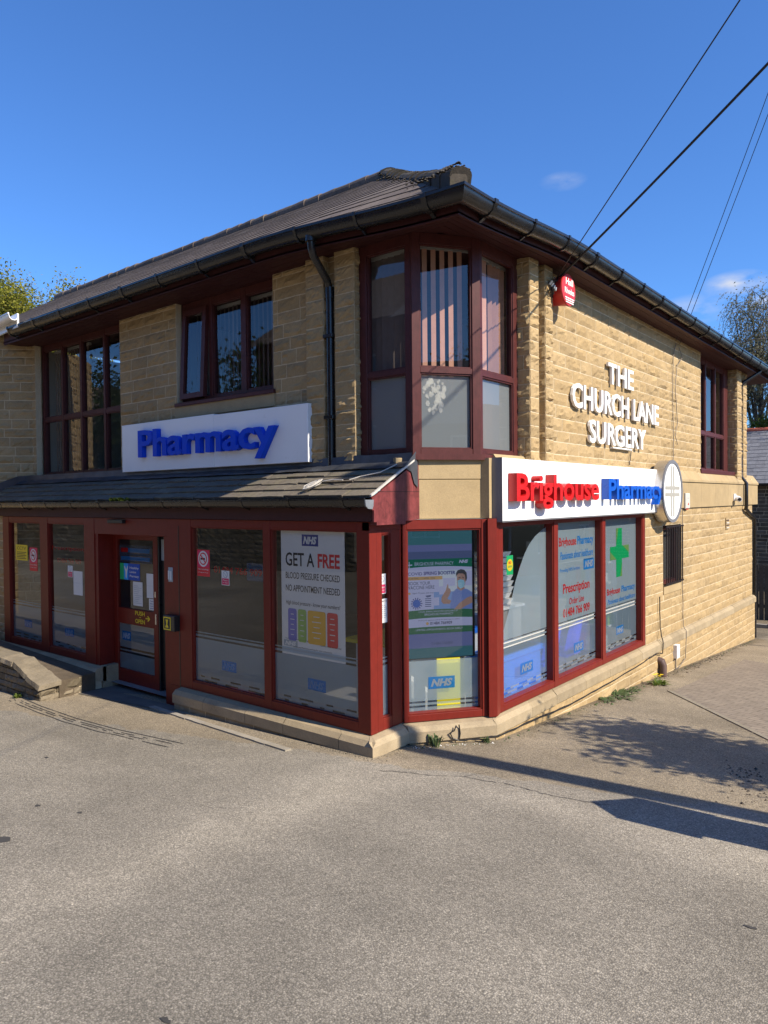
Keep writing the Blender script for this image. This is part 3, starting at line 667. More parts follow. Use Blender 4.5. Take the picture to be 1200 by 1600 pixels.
g = MB(); g.fb(FR, D1 - .06, D1 - .035, .86, 1.0, DW, DW + .006, 'steel', .002); g.build('lock_plate', door); g = MB(); g.fb(FR, D1 - .065, D1 - .04, 1.22, 1.30, DW, DW + .006, 'steel', .002); g.build('lock_plate', door)
g = MB(); text(g, FR, 'PUSH', -4.42, -4.19, .945, 1.005, DW + .003, 'ink_yellow', .02); text(g, FR, 'OPEN', -4.42, -4.19, .835, .895, DW + .003, 'ink_yellow', .02)
g.fb(FR, -4.32, -4.28, .916, .924, DW + .002, DW + .004, 'ink_yellow'); g.fb(FR, -4.17, -4.07, .912, .928, DW + .002, DW + .004, 'ink_yellow')
g.fpoly(FR, [(-4.11, .96), (-4.06, .92), (-4.085, .92), (-4.13, .95)], DW + .003, 'ink_yellow'); g.fpoly(FR, [(-4.13, .89), (-4.085, .92), (-4.06, .92), (-4.11, .88)], DW + .003, 'ink_yellow'); g.build('push_open_sign', door)
mb = MB(); mb.fb(FR, -5.05, -4.97, -.1, 2.2, -.30, -.012, 'mahogany', .003); mb.fb(FR, -3.40, -3.31, -.1, 2.2, -.30, -.012, 'mahogany', .003)
mb.fb(FR, -5.05, -3.31, 2.06, 2.285, -.30, -.004, 'mahogany', .004); mb.fb(FR, -3.872, -3.852, -.09, 2.06, -.29, -.235, 'black_plastic', .003); mb.build('door_frame', B, True)
g = MB(); g.frect(FR, -3.85, -3.40, .02, 2.06, -.275, 'black_plastic'); g.frect(FR, -3.84, -3.60, 1.72, 2.0, -.27, 'ink_grey'); g.build('sidelight', B)  # black sheet painted for the dark gap inside, grey patch for its lit top
g = MB(); g.fb(FR, -3.08, -3.065, -.1, 2.2, -.01, .003, 'black_plastic'); g.build('frame_joint', B)
mb = MB(); mb.fb(FR, -3.31, -3.055, -.12, .214, -.105, -.003, 'mahogany', .003); mb.build('post_foot', B)
g = MB(); g.fb(FR, -4.62, -4.25, 2.215, 2.265, -.01, .05, 'black_plastic', .006); g.build('door_sensor', B)
mb = MB(); mb.zprism([(-5.05, -.03), (-3.2, -.03), (-3.2, .6), (-5.05, .6)], -.3, -.085, 'slab'); mb.build('threshold', B)

# --- upper windows
win1, c1 = window(FR, -8.12, -5.44, 2.95, SOF, -.80, [(-8.05, -7.46), (-7.40, -6.85), (-6.78, -6.13), (-6.07, -5.50)], [(3.02, 3.91), (3.98, 5.14)], 'mahogany_upper', pane='glass_upper')
win2, c2 = window(FR, -4.02, -2.06, 3.82, SOF, -.78, [(-3.97, -3.43), (-3.36, -2.78), (-2.68, -2.13)], [(3.92, 5.13)], 'mahogany_upper', pane='glass_upper', nopane=(0,))
mb = MB(); mb.fb(FR, -4.02, -2.02, 3.80, 3.85, -.78, -.63, 'mahogany_upper', .006); mb.build('window_board', win2)
sash = MB(); TF = radians(3)   # the left casement stands ajar, hinged at its top
class Tilt:
    N = FR.N
    def P(s, a, z, w_):
        dz = z - 5.12; return (a, .772 + dz * sin(TF) - w_ * cos(TF), 5.12 + dz * cos(TF) + w_ * sin(TF))
TL = Tilt()
for a, b, c, d in ((-3.96, -3.885, 3.90, 5.12), (-3.515, -3.44, 3.90, 5.12), (-3.885, -3.515, 3.90, 3.97), (-3.885, -3.515, 5.05, 5.12)): sash.fb(TL, a, b, c, d, -.03, .03, 'mahogany_upper')
sash = sash.build('sash', win2); g = MB(); g.frect(TL, -3.885, -3.515, 3.97, 5.05, 0.0, 'glass_upper'); g.build('pane', win2)
win3, c3 = window(RI, 9.13, 11.60, 2.96, SOF, .45, [(9.19, 9.88), (9.93, 10.58), (10.63, 11.28)], [(3.05, 3.72), (3.79, 5.13)], 'mahogany_upper', pane='glass_upper')
mb = MB(); mb.fb(RI, 9.05, 11.62, 2.935, 3.02, .40, .60, 'mahogany_upper', .008); mb.build('window_board', win3)
C1, C2 = (.07, .62), (.51, 1.24); BY = Fm(C1, (C2[0] - C1[0], C2[1] - C1[1])); BL = math.hypot(C2[0] - C1[0], C2[1] - C1[1])
BR = [(3.02, 3.80), (3.86, 5.12)]
winb1, _ = window(BY, 0, BL, 2.925, SOF, 0, [(.09, .665)], BR, 'mahogany_upper', pane='glass_upper', name='bay_window')
winb2, _ = window(FR, -.655, .065, 2.925, SOF, -.645, [(-.55, -.03)], BR, 'mahogany_upper', pane='glass_upper', name='bay_window')
winb3, _ = window(RI, 1.245, 2.09, 2.925, SOF, .485, [(1.32, 1.99)], BR, 'mahogany_upper', pane='glass_upper', name='bay_window')
mb = MB(); mb.zprism([(-.66, .60), (.085, .60), (.555, 1.235), (.555, 2.09), (.40, 2.09), (.40, 1.30), (.0, .75), (-.66, .75)], 2.905, 2.965, 'mahogany_upper'); mb.build('bay_sill', B)

# --- soffit, fascia, gutters; the eaves sag towards the corner
def dip(d):
    t = max(0.0, 1 - d / 2.6); return -.135 * t * t * (3 - 2 * t)
WX0 = -8.35
mb = MB()
nb = 5
for k in range(nb):   # boards mitred at the corner
    a0, a1 = k * .6 / nb, (k + 1) * .6 / nb - .006
    ya, yb, xa, xb = EY + a0, EY + a1, EX - a0, EX - a1
    k0, k1 = max(0, 1 - a0 / .42), max(0, 1 - a1 / .42); N_ = 8
    ea = [WX0] + [EX - 2.6 + 2.6 * i / N_ for i in range(N_ + 1)]; eb = [EY + 2.6 * i / N_ for i in range(N_ + 1)] + [14.2]
    for i in range(len(ea) - 1):
        p0, p1 = ea[i], ea[i + 1]; q0, q1 = (p0, p1) if i < len(ea) - 2 else (p0, p1)
        fa = lambda p, o: min(p, EX - o); z = lambda p, kk: SOF + dip(EX - p) * kk
        c4 = [(fa(p0, a0), ya, z(p0, k0)), (fa(p1, a0), ya, z(p1, k0)), (fa(p1, a1), yb, z(p1, k1)), (fa(p0, a1), yb, z(p0, k1))]
        mb.hexa(c4 + [(x, y, q + .018) for x, y, q in c4], 'soffit_board')
        r0, r1 = eb[i], eb[i + 1]; fb_ = lambda p, o: max(p, EY + o); z2 = lambda p, kk: SOF + dip(p - EY) * kk
        c4 = [(xb, fb_(r0, a1), z2(r0, k1)), (xa, fb_(r0, a0), z2(r0, k0)), (xa, fb_(r1, a0), z2(r1, k0)), (xb, fb_(r1, a1), z2(r1, k1))]
        mb.hexa(c4 + [(x, y, q + .018) for x, y, q in c4], 'soffit_board')
mb.zprism([(WX0, EY + .02), (EX - .02, EY + .02), (EX - .02, 14.2), (-1.5, 14.2), (-1.5, 3.0), (WX0, 3.0)], SOF + .02, SOF + .03, 'soffit_board')
mb.zprism([(-8.3, 13.0), (EX - .6, 13.0), (EX - .6, 14.2), (-8.3, 14.2)], SOF, SOF + .018, 'soffit_board')
mb.build('soffit', B)
mb = MB(); fsec = [(-.022, SOF - .012), (0, SOF - .012), (0, 5.43), (-.022, 5.43)]
TF_ = sorted([-9.2] + [-2.6 * i / 10 for i in range(11)]); TR_ = [2.6 * i / 10 for i in range(11)] + [13.95]
ef = lambda x0: (lambda t, w_, z_: (max(x0, EX + t + (w_ if t == 0 else 0)), EY - w_, z_ + dip(-t) + (-.02 if t < -9 else 0)))
er = lambda t, w_, z_: (EX + w_, EY + t - (w_ if t == 0 else 0), z_ + dip(t) - (.02 if t > 13 else 0))
mb.sweep(fsec, TF_, None, ef(WX0), 'soffit_board')
mb.sweep(fsec, TR_, None, er, 'soffit_board'); mb.build('fascia', B)
def gsec(z, k=1.0): return [(a * k + .002, z + b * k) for a, b in ((0, 0), (0, -.05), (.015, -.078), (.045, -.095), (.085, -.092), (.115, -.068), (.126, -.034), (.128, -.022), (.139, -.019), (.139, 0), (.122, 0), (.118, -.03), (.107, -.062), (.082, -.083), (.045, -.085), (.022, -.07), (.01, -.045), (.01, 0))]
mb = MB(); GZ = 5.405; GK = 1.32
mb.sweep(gsec(GZ, GK), TF_, None, ef(-7.80), 'gutter_black')
mb.sweep(gsec(GZ, GK), TR_, None, er, 'gutter_black')
gut = mb.build('gutter', B, True)
def brk(fn, t, z, k=1.0, wd=.03, union=False):
    mb = MB(); s_ = [(a * k - .002, z + b * k) for a, b in ((0, .012), (0, -.055), (.012, -.085), (.043, -.104), (.088, -.101), (.122, -.074), (.134, -.034), (.146, -.022), (.147, .008), (.134, .010), (.131, -.03), (.114, -.067), (.084, -.091), (.045, -.094), (.02, -.076), (.008, -.05), (.006, .012))]
    mb.sweep(s_, t - wd / 2, t + wd / 2, fn, 'gutter_black')
    if not union: mb.sweep([(0, z - .10 * k), (.045 * k, z - .10 * k), (0, z - .125 * k)], t - wd / 3, t + wd / 3, fn, 'gutter_black')
    return mb
gfn = lambda t, w_, z_: (t, EY - w_, z_ - .02 * (EX - t) / 9 + dip(EX - t)); gsn = lambda t, w_, z_: (EX + w_, t, z_ - .02 * t / 14 + dip(t - EY))
for i in range(11): brk(gfn, .62 - i * .84, GZ, GK, wd=.035 if i % 3 else .06, union=i % 3 == 2).build('gutter_bracket', gut, True)
for i in range(17): brk(gsn, .62 + i * .80, GZ, GK, wd=.035 if i % 3 else .06, union=i % 3 == 2).build('gutter_bracket', gut, True)
# downpipes
dp = MB(); dp.tube([(-.90, .16, 5.30), (-.90, .17, 5.16), (-.905, .20, 5.09), (-1.02, .53, 4.93), (-1.03, .575, 4.86), (-1.03, .585, 4.7), (-1.03, .585, 2.86)], .042, 'gutter_black', 14)
dp.tube([(-.90, .16, 5.31), (-.90, .16, 5.22)], .06, 'gutter_black', 14); dp.tube([(-1.03, .583, 4.86), (-1.03, .585, 4.74)], .05, 'gutter_black', 14)
for z in (4.3, 3.4): dp.fb(FR, -1.10, -.96, z, z + .04, -.64, -.535, 'gutter_black', .004)
dp.build('downpipe', B, True)
dp = MB(); dp.tube([(.95, 12.35, 5.33), (.94, 12.33, 5.24), (.66, 12.07, 5.0), (.60, 12.06, 4.9), (.60, 12.06, 2.95), (.72, 12.06, 2.78), (.72, 12.06, 2.28), (.70, 12.10, 2.22), (.68, 12.6, 2.10), (.68, 13.05, 1.98), (.66, 13.15, 1.8), (.66, 13.15, -.8)], .038, 'gutter_black', 12); dp.build('downpipe', B, True)

# --- main roof: a hip over the corner, courses of small tiles on the front slope
RP = radians(32); RT = 4.0; RZ = 5.40; RY0, RX0 = .19, .945
cs_, sn_ = cos(RP), sin(RP); SL = RT / cs_
mb = MB(); rnd = random.Random(31); gau = .325; k = 0
while k * gau < SL:
    u0, u1 = k * gau, min(SL, (k + 1) * gau + .02)
    def pt(x, u, h): return (x, RY0 + u * cs_ - h * sn_, RZ + u * sn_ + h * cs_ + dip(RX0 - x) * max(0, 1 - u / 1.6))
    x = -14.0 + rnd.uniform(0, .2); xe0, xe1 = RX0 - u0 * cs_, RX0 - u1 * cs_
    while x < xe0:
        x2 = x + rnd.uniform(.29, .31); h = .013 + rnd.uniform(-.0015, .0015)
        g = .003; a, b = x + g, min(x2 - g, xe0); a1, b1 = min(a, xe1), min(b, xe1)
        if b - a > .02:
            du = rnd.uniform(-.004, .004)
            mb.add([pt(a, u0 + du, 0), pt(b, u0 + du, 0), pt(b, u0 + du, h), pt(a, u0 + du, h), pt(b1, u1, .003), pt(a1, u1, .003)], [(0, 1, 2, 3), (3, 2, 4, 5)], 'roof_tile')
        x = x2
    k += 1
roof = mb.build('roof', B)
mb = MB(); ridge = RZ + RT * sn_ / cs_
mb.poly([(RX0, RY0, RZ - .13), (RX0, RY0 + 1.3, RZ - .04), (RX0, RY0 + 2.6, RZ - .002), (RX0, 14.2, RZ - .002), (RX0 - RT, 14.2, ridge), (RX0 - RT, RY0 + RT, ridge)], 'roof_tile')
mb.poly([(-14, RY0, RZ - .012), (RX0 - 2.6, RY0, RZ - .02), (RX0 - 1.3, RY0, RZ - .08), (RX0, RY0, RZ - .16), (RX0 - RT, RY0 + RT, ridge - .012), (-14, RY0 + RT, ridge - .012)], 'roof_tile')
mb.poly([(RX0 - RT, RY0 + RT, ridge), (RX0 - RT, 14.2, ridge), (RX0 - 2 * RT, 14.2, RZ), (RX0 - 2 * RT, RY0 + 2 * RT, RZ)], 'roof_tile')
mb.poly([(-14, RY0 + RT, ridge), (RX0 - RT, RY0 + RT, ridge), (RX0 - 2 * RT, RY0 + 2 * RT, RZ), (-14, RY0 + 2 * RT, RZ)], 'roof_tile')
mb.poly([(RX0, 14.2, RZ), (RX0 - 2 * RT, 14.2, RZ), (RX0 - RT, 14.2, ridge)], 'gable_board'); mb.build('roof_slope', roof)
def ridge_run(p0, p1, n, r, mat, name, sag=0.0, up=0.0):
    mb = MB(); a, b = Vector(p0), Vector(p1); t = (b - a).normalized(); sd = t.cross(Vector((0, 0, 1))).normalized(); nn = sd.cross(t); rnd = random.Random(5)
    for i in range(n):
        q0 = a + (b - a) * (i / n) + nn * rnd.uniform(-.01, .012) + sd * rnd.uniform(-.008, .008); q1 = a + (b - a) * ((i + 1) / n + .012) + nn * rnd.uniform(-.012, .006)
        s0 = -sag * sin(pi * i / n) + up * max(0, 1 - i / 4.5); s1 = -sag * sin(pi * (i + 1) / n) + up * max(0, 1 - (i + 1) / 4.5)
        vs = []
        tp = min(1, .62 + .38 * i / 4) if up else 1
        for q, rr, s_ in ((q0, r * 1.06 * tp, s0), (q1, r * .96 * min(1, tp + .09 if up else 1), s1)):
            for k in range(9):
                th = pi * k / 8; vs.append(q + nn * (rr * .72 * sin(th) + s_ - .03) + sd * rr * cos(th))
            vs.append(q - nn * .16 + sd * -rr * .9); vs.append(q - nn * .16 + sd * rr * .9)
        m = 11; mb.add(vs, [(k, (k + 1) % m, m + (k + 1) % m, m + k) for k in range(m)] + [tuple(range(m))[::-1], tuple(range(m, 2 * m))], mat)
    return mb.build(name, roof)
ridge_run((RX0 - RT, RY0 + RT, ridge + .03), (-14, RY0 + RT, ridge + .02), 30, .13, 'roof_tile', 'ridge_tiles')
ridge_run((RX0 - RT, RY0 + RT, ridge + .03), (RX0 - RT, 14.2, ridge + .03), 30, .13, 'roof_tile', 'ridge_tiles')
hip = ridge_run((RX0 - .0, RY0 + .0, RZ - .035), (RX0 - RT, RY0 + RT, ridge + .05), 14, .155, 'hip_moss', 'hip_tiles', .045, .055)
mb = MB(); hn = Fm((RX0 - .02, RY0 + .0), (1, 1))
mb.fprism(hn, [(-.085, RZ - .16), (.085, RZ - .16), (.075, RZ - .02), (.02, RZ + .045), (-.02, RZ + .05), (-.08, RZ - .03)], -.10, .03, 'hip_moss')
mb.build('hip_end_block', roof)
mb = MB(); rnd = random.Random(8)     # crust of moss along the hip
for i in range(520):
    u = rnd.random() ** 1.2; q = Vector((RX0 - RT * u, RY0 + RT * u, RZ + .05 + (ridge - RZ + .085) * u - .035 * sin(pi * u) + .07 * max(0, 1 - u * 5.5))); off = rnd.gauss(-.05, .09)
    q += Vector((off * .7, off * .7, -abs(off) * .62 - .006)); r = rnd.uniform(.010, .026)
    for _ in range(1):
        vs = [q + Vector((cos(t) * r, sin(t) * r, 0)) for t in (0, 1.26, 2.5, 3.8, 5.0)] + [q + Vector((0, 0, r * .8))]
        mb.add(vs, [(0, 1, 5), (1, 2, 5), (2, 3, 5), (3, 4, 5), (4, 0, 5)], 'hip_moss')
mb.build('moss', roof, kind='stuff')
# neighbour's white gutter butting the left end of the eaves
mb = MB(); mb.sweep(gsec(0, 1.15), 0, 1, lambda t, w_, z_: (-7.36 - 3.4 * t, .06 + .36 * t - w_, 5.53 + z_ + .05 * t), 'white_plastic'); mb.sweep([(-.03, .02), (0, .02), (0, -.2), (-.03, -.2)], 0, 1, lambda t, w_, z_: (-7.40 - 3.4 * t, .06 + .36 * t - w_, 5.53 + z_ + .05 * t), 'white_plastic'); mb.build('white_gutter', B, True)

# --- canopy over the shopfront
CX = .09; cp = radians(27.5); ck, sk = cos(cp), sin(cp); CY0, CZ0 = -.085, 2.525
mb = MB(); rnd = random.Random(12)
for k in range(4):
    u0, u1 = k * .155, k * .155 + .185; x = -9.1 - rnd.uniform(0, .3)
    def pt(x, u, h): return (x, CY0 + u * ck - h * sk, CZ0 + u * sk + h * ck)
    while x < CX - .02:
        x2 = x + rnd.uniform(.22, .48); x2 = CX - .012 if CX - x2 < .15 else x2
        h = rnd.uniform(.016, .03); d0 = rnd.uniform(-.012, .012); d1 = rnd.uniform(-.012, .012); g = .004
        xm = (x + x2) / 2; dm = rnd.uniform(-.014, .006); h1 = h + rnd.uniform(-.004, .004)
        a, b = x + g, x2 - g
        mb.add([pt(a, u0 + d0, 0), pt(xm, u0 + dm, 0), pt(b, u0 + d1, 0), pt(a, u0 + d0, h), pt(xm, u0 + dm, h + .003), pt(b, u0 + d1, h1), pt(a, u1, .004), pt(b, u1, .004), pt(a, u1, 0), pt(b, u1, 0)],
               [(0, 1, 4, 3), (1, 2, 5, 4), (3, 4, 5, 7, 6), (8, 0, 3, 6), (2, 9, 7, 5)], 'canopy_slate'); x = x2
can = mb.build('canopy', B)
mb = MB(); mb.poly([(-9.1, CY0, CZ0 - .004), (CX, CY0, CZ0 - .004), (CX, .66, CZ0 + .745 * tan(cp) - .004), (-9.1, .66, CZ0 + .745 * tan(cp) - .004)], 'canopy_slate')
mb.poly([(-9.1, -.03, 2.30), (-9.1, .66, 2.30), (CX, .66, 2.30), (CX, -.03, 2.30)], 'soffit_board'); mb.build('canopy_underside', can)
mb = MB(); vs = []; xs = [CX + .012 - i * .05 for i in range(185)]; R = 9
for x in xs:
    for j in range(R):
        v_ = j / (R - 1); u = .575 + .185 * v_ if v_ < .75 else .575 + .185 * .75; wob = .010 * noise.noise(Vector((x * 2.3, v_ * 3, 0))) + .006 * noise.noise(Vector((x * 9, v_ * 6, 2)))
        if v_ < .75: y, z = CY0 + u * ck, CZ0 + u * sk + .034 + wob
        else: y, z = CY0 + u * ck + .012 * (v_ - .75) * 4, CZ0 + u * sk + .034 + (v_ - .75) * 4 * .085 + wob
        vs.append((x, y, z))
mb.add(vs, [(i * R + j, (i + 1) * R + j, (i + 1) * R + j + 1, i * R + j + 1) for i in range(len(xs) - 1) for j in range(R - 1)], 'lead')
mb.add([(CX + .012, CY0 + .575 * ck, CZ0 + .575 * sk + .03), (CX + .012, .63, CZ0 + .745 * sk + .12), (CX + .012, .66, CZ0 + .36), (CX + .014, .66, 2.62), (CX + .014, .60, 2.66), (CX + .014, .55, 2.78)], [(0, 5, 4, 3, 2, 1)], 'lead')
mb.build('lead_flashing', can, True)
mb = MB(); mb.fprism(RI, [(-.035, 2.285), (.70, 2.285), (.70, 2.905), (-.06, 2.515), (-.06, 2.40), (-.035, 2.40)], CX - .022, CX, 'gable_board')
mb.fprism(RI, [(-.035, 2.575), (-.035, 2.581), (.70, 2.581), (.70, 2.575)], CX, CX + .0015, 'soffit_board')
mb.fprism(RI, [(.0, 2.255), (.46, 2.255), (.46, 2.285), (.0, 2.285)], CX - .08, CX + .006, 'gable_board')
mb.sweep([(0, 0), (.022, 0), (.022, .02), (0, .02)], 0, 1, lambda t, w_, z_: (CX - .008 + w_, -.085 + .69 * t, 2.517 + .69 * t * tan(cp) + z_ + .012), 'cable_pale'); mb.build('gable_end', can)
mb = MB(); mb.fb(FR, -9.1, CX - .03, 2.29, 2.54, .0, .033, 'soffit_board'); mb.build('canopy_fascia', can)
mb = MB(); mb.sweep(gsec(2.518, .98), 0, 1, lambda t, w_, z_: (-9.1 if t == 0 else CX - .005, -.036 - w_, z_ - .012 * (1 - t)), 'gutter_black'); cgut = mb.build('gutter', can, True)
cfn = lambda t, w_, z_: (t, -.036 - w_, z_ - .012 * (CX - t) / 9)
for i in range(12): brk(cfn, -.22 - i * .74, 2.518, .98, .035 if i % 3 else .055, i % 3 == 1).build('gutter_bracket', cgut, True)
mb = MB(); mb.fprism(RI, [(.040 + .0, 2.50), (.165, 2.50), (.155, 2.44), (.12, 2.415), (.06, 2.41), (.045, 2.44)], CX - .01, CX + .004, 'lead_grey')
for v_ in range(len(mb.v)): mb.v[v_] = (mb.v[v_][0], -mb.v[v_][1], mb.v[v_][2])
mb.f = [tuple(reversed(f)) for f in mb.f]; mb.build('gutter_end', cgut)
stp = MB(); stp.add([AW.P(2.45, 2.98, .03), AW.P(2.2, 2.97, .03), AW.P(1.2, 2.60, .03), AW.P(1.2, 2.48, .03), AW.P(2.45, 2.84, .03)], [(0, 1, 2, 3, 4)], 'lead'); stp.build('step_flashing', can)

# --- interiors
mb = MB()
mb.poly([(-8.5, .12, -.02), (-.02, .12, -.02), (-.02, .55, -.02), (.52, 1.3, -.02), (.54, 6.6, -.02), (-8.5, 6.6, -.02)], 'interior_floor')
mb.poly([(-8.5, .0, 2.292), (-8.5, 6.6, 2.292), (.62, 6.6, 2.292), (.6, 1.3, 2.292), (.02, .5, 2.292), (0, .0, 2.292)], 'interior_ceiling')
mb.poly([(-8.5, 6.6, -.3), (.54, 6.6, -.3), (.54, 6.6, 2.3), (-8.5, 6.6, 2.3)], 'interior_white')
mb.poly([(-8.5, .1, -.3), (-8.5, 6.6, -.3), (-8.5, 6.6, 2.3), (-8.5, .1, 2.3)], 'interior_white')
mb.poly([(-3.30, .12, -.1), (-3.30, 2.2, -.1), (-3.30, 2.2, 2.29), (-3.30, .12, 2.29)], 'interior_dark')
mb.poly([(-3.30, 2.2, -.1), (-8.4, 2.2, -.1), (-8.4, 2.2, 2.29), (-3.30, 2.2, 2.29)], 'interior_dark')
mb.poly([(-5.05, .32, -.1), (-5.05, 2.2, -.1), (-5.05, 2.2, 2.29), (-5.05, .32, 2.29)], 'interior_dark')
for (x0, y0, x1, y1) in ((-1.6, 1.6, -1.48, 3.2),): mb.box(x0, x1, y0, y1, 1.7, 2.28, 'interior_white')
mb.build('shop_interior', B)
mb = MB()
mb.poly([(-8.3, .84, 2.78), (-.6, .84, 2.78), (.0, .80, 2.78), (.40, 1.35, 2.78), (.34, 12.9, 2.78), (-8.3, 12.9, 2.78)], 'interior_floor')
mb.poly([(-8.3, 4.2, 2.7), (-2.2, 4.2, 2.7), (-2.2, 4.2, 5.2), (-8.3, 4.2, 5.2)], 'interior_white')
mb.poly([(-2.2, 4.2, 2.7), (.34, 4.2, 2.7), (.34, 4.2, 5.2), (-2.2, 4.2, 5.2)], 'interior_white')
mb.poly([(-4.7, .9, 2.7), (-4.7, 4.2, 2.7), (-4.7, 4.2, 5.2), (-4.7, .9, 5.2)], 'interior_white'); mb.poly([(-1.6, .9, 2.7), (-1.6, 4.2, 2.7), (-1.6, 4.2, 5.2), (-1.6, .9, 5.2)], 'interior_white')
mb.poly([(-3, 8.6, 2.7), (.34, 8.6, 2.7), (.34, 8.6, 5.2), (-3, 8.6, 5.2)], 'interior_white'); mb.poly([(-3, 8.6, 2.7), (-3, 12.9, 2.7), (-3, 12.9, 5.2), (-3, 8.6, 5.2)], 'interior_white')
mb.poly([(-8.3, .9, 2.7), (-8.3, 4.2, 2.7), (-8.3, 4.2, 5.2), (-8.3, .9, 5.2)], 'interior_white')
mb.build('upper_interior', B)
def slats(par, fm, s0, s1, z0, z1, w_, step, wid, ang, mat, seed=0):
    mb = MB(); x = s0; rnd = random.Random(seed)
    while x < s1:
        a = radians(ang + rnd.uniform(-5, 5)); dx, dw = cos(a) * wid / 2, sin(a) * wid / 2
        mb.poly([fm.P(x - dx, z0, w_ - dw), fm.P(x + dx, z0, w_ + dw), fm.P(x + dx, z1, w_ + dw), fm.P(x - dx, z1, w_ - dw)], mat); x += step
    mb.fb(fm, s0 - .04, s1 + .04, z1, z1 + .04, w_ - .02, w_ + .02, 'interior_white'); mb.build('vertical_blind', par)
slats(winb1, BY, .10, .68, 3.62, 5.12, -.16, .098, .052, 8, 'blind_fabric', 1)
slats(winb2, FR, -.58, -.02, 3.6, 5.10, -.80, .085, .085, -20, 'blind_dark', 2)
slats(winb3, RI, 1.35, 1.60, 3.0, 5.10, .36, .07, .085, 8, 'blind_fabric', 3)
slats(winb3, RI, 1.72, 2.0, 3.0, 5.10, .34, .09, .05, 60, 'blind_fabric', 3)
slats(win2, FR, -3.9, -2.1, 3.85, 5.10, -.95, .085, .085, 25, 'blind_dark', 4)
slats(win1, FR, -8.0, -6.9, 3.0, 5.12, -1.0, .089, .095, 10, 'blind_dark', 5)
def filmp(par, fm, s0, s1, z0, z1, w_, mat='frosted'):
    mb = MB(); mb.frect(fm, s0, s1, z0, z1, w_, mat); return mb.build('frosted_film', par)
filmp(winb1, BY, .10, .65, 3.035, 3.795, -.05, 'frosted_dense'); filmp(winb2, FR, -.545, -.035, 3.035, 3.795, -.695, 'frosted_dense'); filmp(winb3, RI, 1.325, 1.985, 3.035, 3.795, .435, 'frosted_dense')
mb = MB(); rnd = random.Random(4)
for i in range(70):
    a = rnd.uniform(0, 2 * pi); r = sqrt(rnd.random()); cx_, cz_ = .255 + .125 * r * cos(a), 3.575 + .19 * r * sin(a); rr = rnd.uniform(.008, .026)
    t0 = rnd.uniform(0, 3); mb.fpoly(BY, [(cx_ + rr * (1 + .5 * rnd.random()) * cos(t0 + q * 1.05) * .8, cz_ + rr * 1.3 * sin(t0 + q * 1.05)) for q in range(6)], -.048 + i * .00003, 'frost_patch')
mb.build('crinkled_film', winb1)

# ------------------------------------------------------------------ window graphics (parts of the shop windows)
def nhs(par, fm, s0, s1, z0, z1, w_, mat='decal_blue', ink='frosted_dense'):
    mb = MB(); mb.frect(fm, s0, s1, z0, z1, w_, mat); dx, dz = (s1 - s0) * .09, (z1 - z0) * .18
    text(mb, fm, 'NHS', s0 + dx, s1 - dx, z0 + dz, z1 - dz, w_ + .002, ink, .05, 0, .28); return mb.build('window_decal', par)
def frost(par, fm, s0, s1, w_, zb, zt=.905, top=True):
    mb = MB(); rnd = random.Random(int(s0 * 100))
    for a, b in ((zb, .335), (.355, .38), (.40, .845 if top else .80)): mb.frect(fm, s0, s1, a, b, w_, 'frosted_low' if fm is RI and w_ > .3 else 'frosted')
    if top: mb.frect(fm, s0, s1, .868, .893, w_, 'frosted'); mb.frect(fm, s0, s1, .912, .925, w_, 'frosted')
    if fm is RI and w_ > .3:
        for z_ in (.848, .896): mb.frect(fm, s0 + (.0 if z_ > .87 else .15), s1 - .06, z_, z_ + .017, w_, 'paper')
    # dashes that bridge the clear lines
    for z_, h in ((.335, .02), (.38, .02)):
        x = s0
        while x < s1 - .1:
            L = rnd.uniform(.08, .22); mb.frect(fm, x, min(s1, x + L), z_, z_ + h, w_, 'frosted_dense'); x += L + rnd.uniform(.06, .25)
    mb.build('frosted_film', par)
W0 = -.050
for par, a, b, c in ((winR, -1.412, -.168, -.774), (winR, -2.825, -1.535, -2.19), (winL, -6.398, -5.335, -5.87), (winL, -7.695, -6.65, -7.17)):
    frost(par, FR, a, b, W0, .32); nhs(par, FR, c - .13, c + .13, .515, .635, W0 + .003, 'decal_blue', 'frosted')
nhs(door, FR, -4.80, -4.58, .56, .69, DW - .026, 'decal_blue', 'frosted')
frost(winN, RI, .195, .33, W0, .335)
mb = MB(); mb.frect(CH, .05, .85, .29, .335, -.092, 'frosted'); mb.frect(CH, .05, .85, .355, .38, -.092, 'frosted'); mb.frect(CH, .05, .85, .40, .82, -.092, 'frosted'); mb.build('frosted_film', winC)
nhs(winC, CH, .29, .58, .52, .645, -.088, 'decal_blue', 'frosted_dense')
RW = .63 - .101
# side window one: frosting with a sweeping curved edge
mb = MB(); cv = [(1.56, .935), (1.68, 1.10), (1.80, 1.31), (1.92, 1.56), (2.03, 1.72), (2.14, 1.86), (2.26, 1.965), (2.40, 2.05), (2.56, 2.11), (2.69, 2.15), (2.697, 2.152)]
for (a, za), (b, zb) in zip(cv[:-1], cv[1:]): mb.poly([RI.P(a, .935, RW), RI.P(b, .935, RW), RI.P(b, zb, RW), RI.P(a, za, RW)], 'frosted')
mb.build('frosted_film', winS); frost(winS, RI, 1.475, 2.695, RW, .29); nhs(winS, RI, 2.02, 2.325, 0.484, 0.612, RW + .003)
for a, b in ((2.815, 4.175), (4.295, 5.745)):
    mb = MB(); mb.frect(RI, a, b, .935, 2.195, RW, 'frosted'); mb.build('frosted_film', winS); frost(winS, RI, a, b, RW, .30)
nhs(winS, RI, 3.465, 3.761, 0.484, 0.612, RW + .003); nhs(winS, RI, 4.921, 5.196, 0.495, 0.617, RW + .003); nhs(winS, RI, 3.781, 4.117, 1.543, 1.686, RW + .003)
mb = MB(); D = RW + .003
